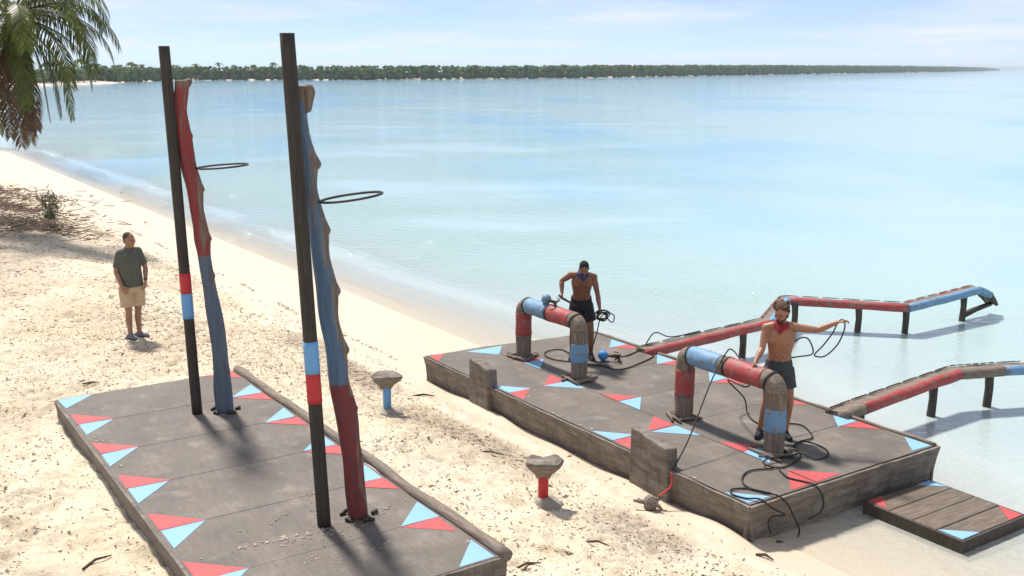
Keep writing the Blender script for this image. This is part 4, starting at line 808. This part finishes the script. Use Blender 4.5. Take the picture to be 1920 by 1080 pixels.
# --- man bent over behind the farther arch
def man2_extra(o, J, V_, s, k): scarf(o, k['nck'] + Vector((0, -.015, .02)), .07, M['scarf_blue'], Vector((0, -1, 0)), (0, .03))
M['scarf_blue'] = cloth('blue_neck_scarf', (.015, .028, .12)); M['scarf_red'] = cloth('red_neck_scarf', (.24, .008, .014))
mz = Vector((1.14, 16.58, Z2))
person('person', mz, dict(pelvis=(-.005, .06, .98), chest=(-.005, -.06, 1.29), neck=(.0, -.17, 1.48), head=(.012, -.25, 1.575), hf=(.03, -.62, -.78), hu=(0, -.7, .7), yaw=R(2), bulk=1.0,
    shR=(-.185, -.12, 1.455), shL=(.18, -.12, 1.42), elR=(-.335, -.06, 1.345), wrR=(-.335, -.18, 1.17), elL=(.245, -.13, 1.14), wrL=(.275, -.22, .93),
    handR=((-.0, -.5, -.85), (.8, -.2, .2), (0, -1, .3), 1.2), handL=((.05, -.25, -.95), (-.9, -.2, .1), (0, -1, 0), 1.1),
    hipR=(-.095, .06, .92), hipL=(.09, .06, .92), knR=(-.14, -.02, .50), knL=(.155, -.01, .49), anR=(-.15, .06, .085), anL=(.165, .04, .085), toeR=(-.2, -1), toeL=(.25, -1), hem=.62),
    'shirtless person with blue neck scarf bent over behind the farther arch', skin_mat('deep_tan_skin', (.21, .09, .048)), simple('dark_cropped_hair', (.012, .01, .009), .9, .3, 60, .4), short_hair, cloth('black_shorts', (.014, .014, .018)), (cloth('dark_shoe', (.03, .026, .025)), simple('dark_sole', (.03, .03, .03), .7)), man2_extra, 1.78)
# the things in his hands
hl_ = mz + Vector((.285, -.26, .87)); rnd = random.Random(4); pts = []
for i in range(46):
    a = i * .72; r = .09 + .03 * math.sin(i * .5); pts.append(hl_ + Vector((.03 + r * .95 * math.cos(a) + .025 * math.sin(i), -.03 * math.sin(a * .6), -.055 + r * .75 * math.sin(a))))
pts += [hl_ + Vector((.13, -.02, -.12)), hl_ + Vector((.2, -.02, -.16)), hl_ + Vector((.22, 0, -.06)), hl_ + Vector((.1, 0, -.0)), hl_ + Vector((.0, 0, -.1)), hl_ + Vector((-.05, .03, -.35)), hl_ + Vector((-.12, .06, -.6)), W2(1.62, 2.1, Z2 + .016)]
rope(pts, 'coil of black rope in the left hand of the bent-over man', .0095, k=4)
hr_ = mz + Vector((-.34, -.235, 1.10)); mb = MB(); mb.tube([hr_ + Vector((-.05, .0, .05)), hr_, hr_ + Vector((.12, .02, -.07)), hr_ + Vector((.25, .05, -.16))], [.016, .02, .017, .012], 8)
setp(mb.build('throwing_handle', M['dark_wood'], None, tuple(hr_), smooth=True), 'short dark handle held in the raised fist of the bent-over man', 'handle')
# --- bearded man behind the nearer arch
def man3_extra(o, J, V_, s, k):
    scarf(o, k['nck'] + Vector((-.005, -.01, .015)), .076, M['scarf_red'], Vector((-.35, -.93, 0)), (0, .012))
    m2 = MB(); hc, hf, hu, Bm = k['hc'], k['hf'], k['hu'], k['Bm']; m2.ell(hc - hu * .082 + hf * .042, (.056, .058, .042), Bm); m2.ell(hc - hu * .066 + hf * .012, (.064, .045, .035), Bm); m2.ell(hc - hu * .042 + hf * .098, (.028, .012, .008), Bm)
    link_mesh('beard', remeshed(m2, .009, 1), M['brown_hair'], o)
M['brown_hair'] = simple('brown_hair', (.075, .032, .016), .85, .4, 70, .5)
m3 = Vector((3.39, 12.86, Z2))
person('person', m3, dict(pelvis=(.045, .04, .96), chest=(.045, .0, 1.30), neck=(.035, -.03, 1.53), head=(.015, -.055, 1.685), hf=(-.62, -.72, -.30), yaw=R(-14), bulk=.98,
    shR=(-.145, .03, 1.47), shL=(.215, -.055, 1.495), elR=(-.205, -.06, 1.215), wrR=(-.325, -.22, 1.085), elL=(.475, -.10, 1.475), wrL=(.705, -.14, 1.585),
    handR=((-.5, -.6, -.55), (.5, -.4, -.5), (.3, -.7, .6), 1.15), handL=((.9, -.08, .35), (.1, -.1, -1), (.1, -1, .1), .9),
    hipR=(-.05, .05, .92), hipL=(.14, .02, .92), knR=(-.10, -.02, .51), knL=(.19, -.03, .50), anR=(-.155, .06, .085), anL=(.165, .0, .085), toeR=(-.45, -.9), toeL=(.25, -1), hem=.56),
    'shirtless bearded person with red neck scarf pulling rope behind the nearer arch', skin_mat('ruddy_tan_skin', (.33, .15, .082)), M['brown_hair'], curly_hair, cloth('charcoal_shorts', (.045, .052, .055)), (cloth('black_shoe', (.02, .02, .022)), M['iron']), man3_extra, 1.81)
hL = m3 + Vector((.76, -.15, 1.60))
rope([hL + Vector((-.06, 0, -.03)), hL + Vector((-.02, -.01, .02)), hL + Vector((.03, 0, .0)), hL + Vector((.04, .02, -.12)), hL + Vector((-.03, .04, -.32)), hL + Vector((-.17, .06, -.47)), hL + Vector((-.30, .07, -.46)), hL + Vector((-.2, .06, -.33)), hL + Vector((-.10, .03, -.16)), hL + Vector((-.06, .0, -.03))], 'black rope loops dangling from the outstretched hand', .0095)
rope([hL + Vector((-.55, .12, -.30)), hL + Vector((-.46, .11, -.24)), hL + Vector((-.37, .1, -.27)), hL + Vector((-.32, .08, -.44)), hL + Vector((-.5, .1, -.49)), hL + Vector((-.68, .2, -.55)), m3 + Vector((.05, .24, .9)), m3 + Vector((.0, .3, .45)), W2(5.45, 2.15, Z2 + .016)], 'black line swinging behind the back of the bearded man', .0095)

# ================================================================== NEAR PALM
def frond(mb, base, az, el, L, droop, rnd, tint, leaf=.62, n=66, twist=0., hang=.9, rach=None):
    d = Vector((math.cos(az), math.sin(az), 0)); pts = []; p = Vector(base); e = el; ds = L / n
    for i in range(n + 1):
        pts.append(p.copy()); p = p + (d * math.cos(e) + Vector((0, 0, math.sin(e)))) * ds; e -= droop / n * (.5 + i / n)
        e = max(e, -1.5)
    (rach or mb).tube(pts[::4] + [pts[-1]], [.035 * (1 - .85 * i / 14) for i in range(len(pts[::4]) + 1)], 5)
    side0 = Vector((-d.y, d.x, 0))
    for i in range(5, n + 1):
        t = i / n; tg = (pts[min(i + 1, n)] - pts[i - 1]).normalized(); ll = leaf * (math.sin(math.pi * (.12 + .83 * t)) ** .6) * rnd.uniform(.8, 1.1)
        for sg in (-1, 1):
            side = (side0 * sg * math.cos(twist) + Vector((0, 0, sg * math.sin(twist)))); dr = (tg * rnd.uniform(.45, .75) + side * rnd.uniform(.6, .9)).normalized(); q = pts[i]; wd = .02; mb.tint = min(1, max(0, tint + rnd.uniform(-.3, .3)))
            wv = tg.cross(dr); wv = wv.cross(dr).normalized() * wd if wv.length > 1e-4 else Vector((0, 0, wd))
            a = q; b = q + dr * ll * .45 - Vector((0, 0, ll * .16 * hang)); c = q + dr * ll * .78 - Vector((0, 0, ll * .62 * hang)); mb.add([a - wv * .5, a + wv * .5, b + wv, b - wv, c], [(0, 1, 2, 3), (3, 2, 4)])
PT = Vector((-13.95, 30.0, 6.62)); PB = Vector((-17.2, 29.0, gz(-17.2, 29.0) - .1))
o = empty('leaning_palm', PB, 0, 'big leaning coconut palm with drooping fronds at the upper left edge', 'palm tree'); rel = PT - PB
mb = MB(); pts = [Vector((rel.x * t ** 1.25, rel.y * t, rel.z * t ** .92)) for t in np.linspace(0, 1, 40)]; mb.tube(pts, [.19 - .07 * i / 39 + (.012 if i % 2 else 0) for i in range(40)], 14); mb.build('trunk', M['palm_trunk'], o, smooth=True)
rnd = random.Random(21)
for az, el, L, dr_, ti, lf_ in ((-8, 42, 3.3, 2.2, .45, .78), (4, 30, 3.5, 2.0, .55, .78), (-14, 12, 3.3, 1.9, .4, .78), (12, -8, 3.0, 1.6, .5, .6), (-30, 60, 3.3, 2.6, .5, .78), (-2, 52, 3.4, 2.4, .6, .78), (-20, 26, 3.4, 2.1, .5, .78), (16, 18, 3.3, 1.9, .6, .78), (-26, -4, 3.1, 1.7, .55, .7), (-60, 30, 3.2, 2.2, .5, .75), (-85, 10, 3.2, 2.0, .6, .75), (25, 62, 3.4, 2.6, .4, .78), (-4, -34, 3.3, 1.3, .45, .6), (8, -46, 3.0, 1.1, .35, .55), (160, -56, 3.4, 1.0, .45, .55), (70, 40, 3.4, 2.3, .3, .6), (110, 20, 3.3, 2.0, .3, .6), (150, 50, 3.4, 2.3, .4, .6), (185, 15, 3.4, 2.0, .4, .6), (215, 45, 3.3, 2.3, .5, .6), (250, 10, 3.3, 2.0, .5, .6), (280, 40, 3.2, 2.3, .5, .6), (300, -30, 3.0, 1.4, .3, .55), (225, -50, 3.6, 1.3, .3, .55), (30, -55, 3.0, 1.2, .25, .5), (160, -40, 3.2, 1.3, .25, .5)):
    mb = MB(); frond(mb, rel, R(az), R(el), L, dr_, rnd, ti, lf_); mb.build('frond', M['frond'], o, tint=True)
for az, el, L in ((-20, -70, 2.9), (-95, -66, 3.1), (-75, -72, 3.3), (-120, -62, 3.0), (-40, -76, 3.2), (-10, -80, 2.9), (-150, -64, 3.0)):
    mb = MB(); frond(mb, rel + Vector((0, 0, -.25)), R(az), R(el), L, .5, rnd, .5, .62, hang=.8); mb.build('dry_frond', M['frond_dead'], o, tint=True)

# ================================================================== BRUSH, STICKS AND LITTER ON THE SAND
def twig(mb, x, y, z, L, r, az, el, bend, rnd):
    d = Vector((math.cos(az) * math.cos(el), math.sin(az) * math.cos(el), math.sin(el))); s_ = Vector((-d.y, d.x, 0)) * bend * L; a = Vector((x, y, z)); mb.tube([a, a + d * L * .5 + s_, a + d * L], [r, r * .8, r * .35], 4)
rnd = random.Random(8)
for cx_, cy_, n_, sp_, lab in ((-14.2, 29.8, 700, 1.0, 'nearest tangle of dead brown brush on the left dune'), (-17.4, 33.8, 1000, 1.5, 'middle tangle of dead brown brush on the left dune'), (-20.8, 39.5, 900, 2.0, 'farthest tangle of dead brown brush below the palm')):
    mb = MB(); c0 = (cx_, cy_, gz(cx_, cy_))
    for _ in range(n_):
        x, y = cx_ + rnd.gauss(0, sp_), cy_ + rnd.gauss(0, sp_ * .9); mb.tint = rnd.random(); up = rnd.random() ** 3 * .45; twig(mb, x, y, gz(x, y) + rnd.uniform(0, .14), rnd.uniform(.12, .55), rnd.uniform(.006, .02), rnd.uniform(0, 6.28), up, rnd.uniform(-.2, .2), rnd)
    setp(mb.build('dead_brush', M['brush'], None, c0, tint=True), lab, 'brush', kind='stuff')
for cx_, cy_, s_, lab in ((-14.2, 31.6, .5, 'small green shrub growing beside the dead brush'), (-16.2, 36.4, .55, 'upright leafy sapling rising from the dead brush')):
    z_ = gz(cx_, cy_); o = empty('shrub', (cx_, cy_, z_), 0, lab, 'shrub'); mb = MB(); ms = MB()
    for _ in range(11):
        a = rnd.uniform(0, 6.28); e = rnd.uniform(.7, 1.5); L = s_ * rnd.uniform(.7, 1.4); d = Vector((math.cos(a) * math.cos(e), math.sin(a) * math.cos(e), math.sin(e))); ms.tube([(0, 0, 0), d * L * .6, d * L], [.014, .01, .005], 4)
        for _ in range(34):
            c = d * L * rnd.uniform(.3, 1.05) + Vector((rnd.gauss(0, .07), rnd.gauss(0, .07), rnd.gauss(0, .07))); x_ = Vector((rnd.gauss(0, 1), rnd.gauss(0, 1), rnd.gauss(0, .5))).normalized() * .055; y_ = x_.orthogonal().normalized() * .022; mb.tint = rnd.random(); mb.add([c - x_, c + y_, c + x_, c - y_], [(0, 1, 2, 3)])
    ms.build('stem', M['palm_trunk'], o); mb.build('foliage', M['leaf'], o, tint=True)
for x, y, L, az, r, lab in ((-3.98, 9.22, .33, 62, .013, 'dark stick lying on the sand left of the poles platform'), (2.70, 10.28, .2, -35, .016, 'short dark stick on the sand at the bottom below the near corner'), (.9, 10.15, .26, -20, .012, 'thin dark stick on the sand right of the red pedestal'), (-.3, 12.9, .42, -14, .012, 'bent twig on the sand beside the waterline platform'), (-6.3, 15.0, .3, 5, .012, 'brown twig on the sand below the standing man'), (-1.4, 15.7, .36, 4, .016, 'dark stick on the sand beyond the blue pedestal'), (.15, 9.35, .3, 30, .012, 'pale driftwood stick on the sand by the platform corner')):
    mb = MB(); a = R(az); z_ = gz(x, y) + r; d = Vector((math.cos(a), math.sin(a), 0)); sv = Vector((-d.y, d.x, 0)); mb.tint = .1; mb.tube([Vector((x, y, z_)) - d * L / 2, Vector((x, y, z_ + .02)) + sv * .02, Vector((x, y, z_)) + d * L / 2 - sv * .01], [r, r * 1.1, r * .5], 7)
    setp(mb.build('stick', M['debris'], None, (x, y, z_), tint=True), lab, 'stick', 'sticks on the sand')
# countless bits of leaf, bark and seaweed
mb = MB(); cnt = 0
def bit(u, v, sc=1.):
    p = W2(u, v); z_ = float(ZZ[min(nu - 1, int(np.searchsorted(ul, u))), min(nv - 1, int(np.searchsorted(vl, v)))]) + rnd.uniform(-.004, .006); L = rnd.uniform(.006, .034) * sc * (2.2 if rnd.random() < .06 else 1); wd = L * rnd.uniform(.07, .3); a = rnd.uniform(0, 6.28); c, s_ = math.cos(a), math.sin(a); mb.tint = rnd.random() ** 1.4; h = rnd.uniform(.003, .012); e = rnd.uniform(-.012, .012)
    P = [(-L, 0, e), (-L * .2, -wd, 0), (L, 0, -e), (L * .1, wd, h * .6)]
    mb.add([(p.x + x * c - y * s_, p.y + x * s_ + y * c, z_ + zz_ + .006) for x, y, zz_ in P] + [(p.x, p.y, z_ + h + .008)], [(0, 1, 4), (1, 2, 4), (2, 3, 4), (3, 0, 4)])
tries = 0
while cnt < 30000 and tries < 220000:
    tries += 1
    u = rnd.uniform(-24, 9.6); v = rnd.uniform(-9.5, -.1)
    if u < -6 and rnd.random() < .55: continue
    dens = .2 + .9 * max(0, mnoise.noise((u * .35, v * .5, 2.2))) + 1.0 * max(0, mnoise.noise((u * 1.1, v * 1.1, 7))) ** 1.3
    dens += .9 * math.exp(-((v + 1.15 + .35 * mnoise.noise((u * .4, 0, 0))) / .34) ** 2) * (.35 + max(0, mnoise.noise((u * .8, 5, 5))) * 2) + .5 * math.exp(-((v + 2.6) / .5) ** 2) * max(0, mnoise.noise((u * .6, 9, 1))) * 2
    if v > -.7: dens *= .25
    if rnd.random() > dens: continue
    x, y = W2(u, v)[:2]; a, b = (x - A1[0]) * UX + (y - A1[1]) * UY, -(x - A1[0]) * UY + (y - A1[1]) * UX
    if -.05 < a < L1 + .1 and -.05 < b < D1 + .15: continue
    bit(u, v, 1 if u > -6 else 1.6); cnt += 1
for _ in range(900):
    u = rnd.uniform(-30, 1.5); v = .15 + .25 * mnoise.noise((u * .25, 1, 1)) + rnd.gauss(0, .035)
    if mnoise.noise((u * .7, 3, 3)) > .0: bit(u, v, 1.4)
setp(mb.build('beach_litter', M['debris'], tint=True), 'scattered brown leaf bits and bark on the beach sand', 'litter', kind='stuff')

# ================================================================== AIR
mb = MB(); mb.box(-13000, 13000, -2500, 13500, -3.6, 24)
hm = bpy.data.materials.new('thin_sea_haze'); hm.use_nodes = True; ht = hm.node_tree; ht.nodes.clear(); ho = ht.nodes.new('ShaderNodeOutputMaterial'); hv = ht.nodes.new('ShaderNodeVolumePrincipled')
hv.inputs['Color'].default_value = (.78, .9, 1, 1); hv.inputs['Density'].default_value = 0.00018; hv.inputs['Anisotropy'].default_value = .2; ht.links.new(hv.outputs[0], ho.inputs['Volume'])
setp(mb.build('haze', hm), kind='stuff')
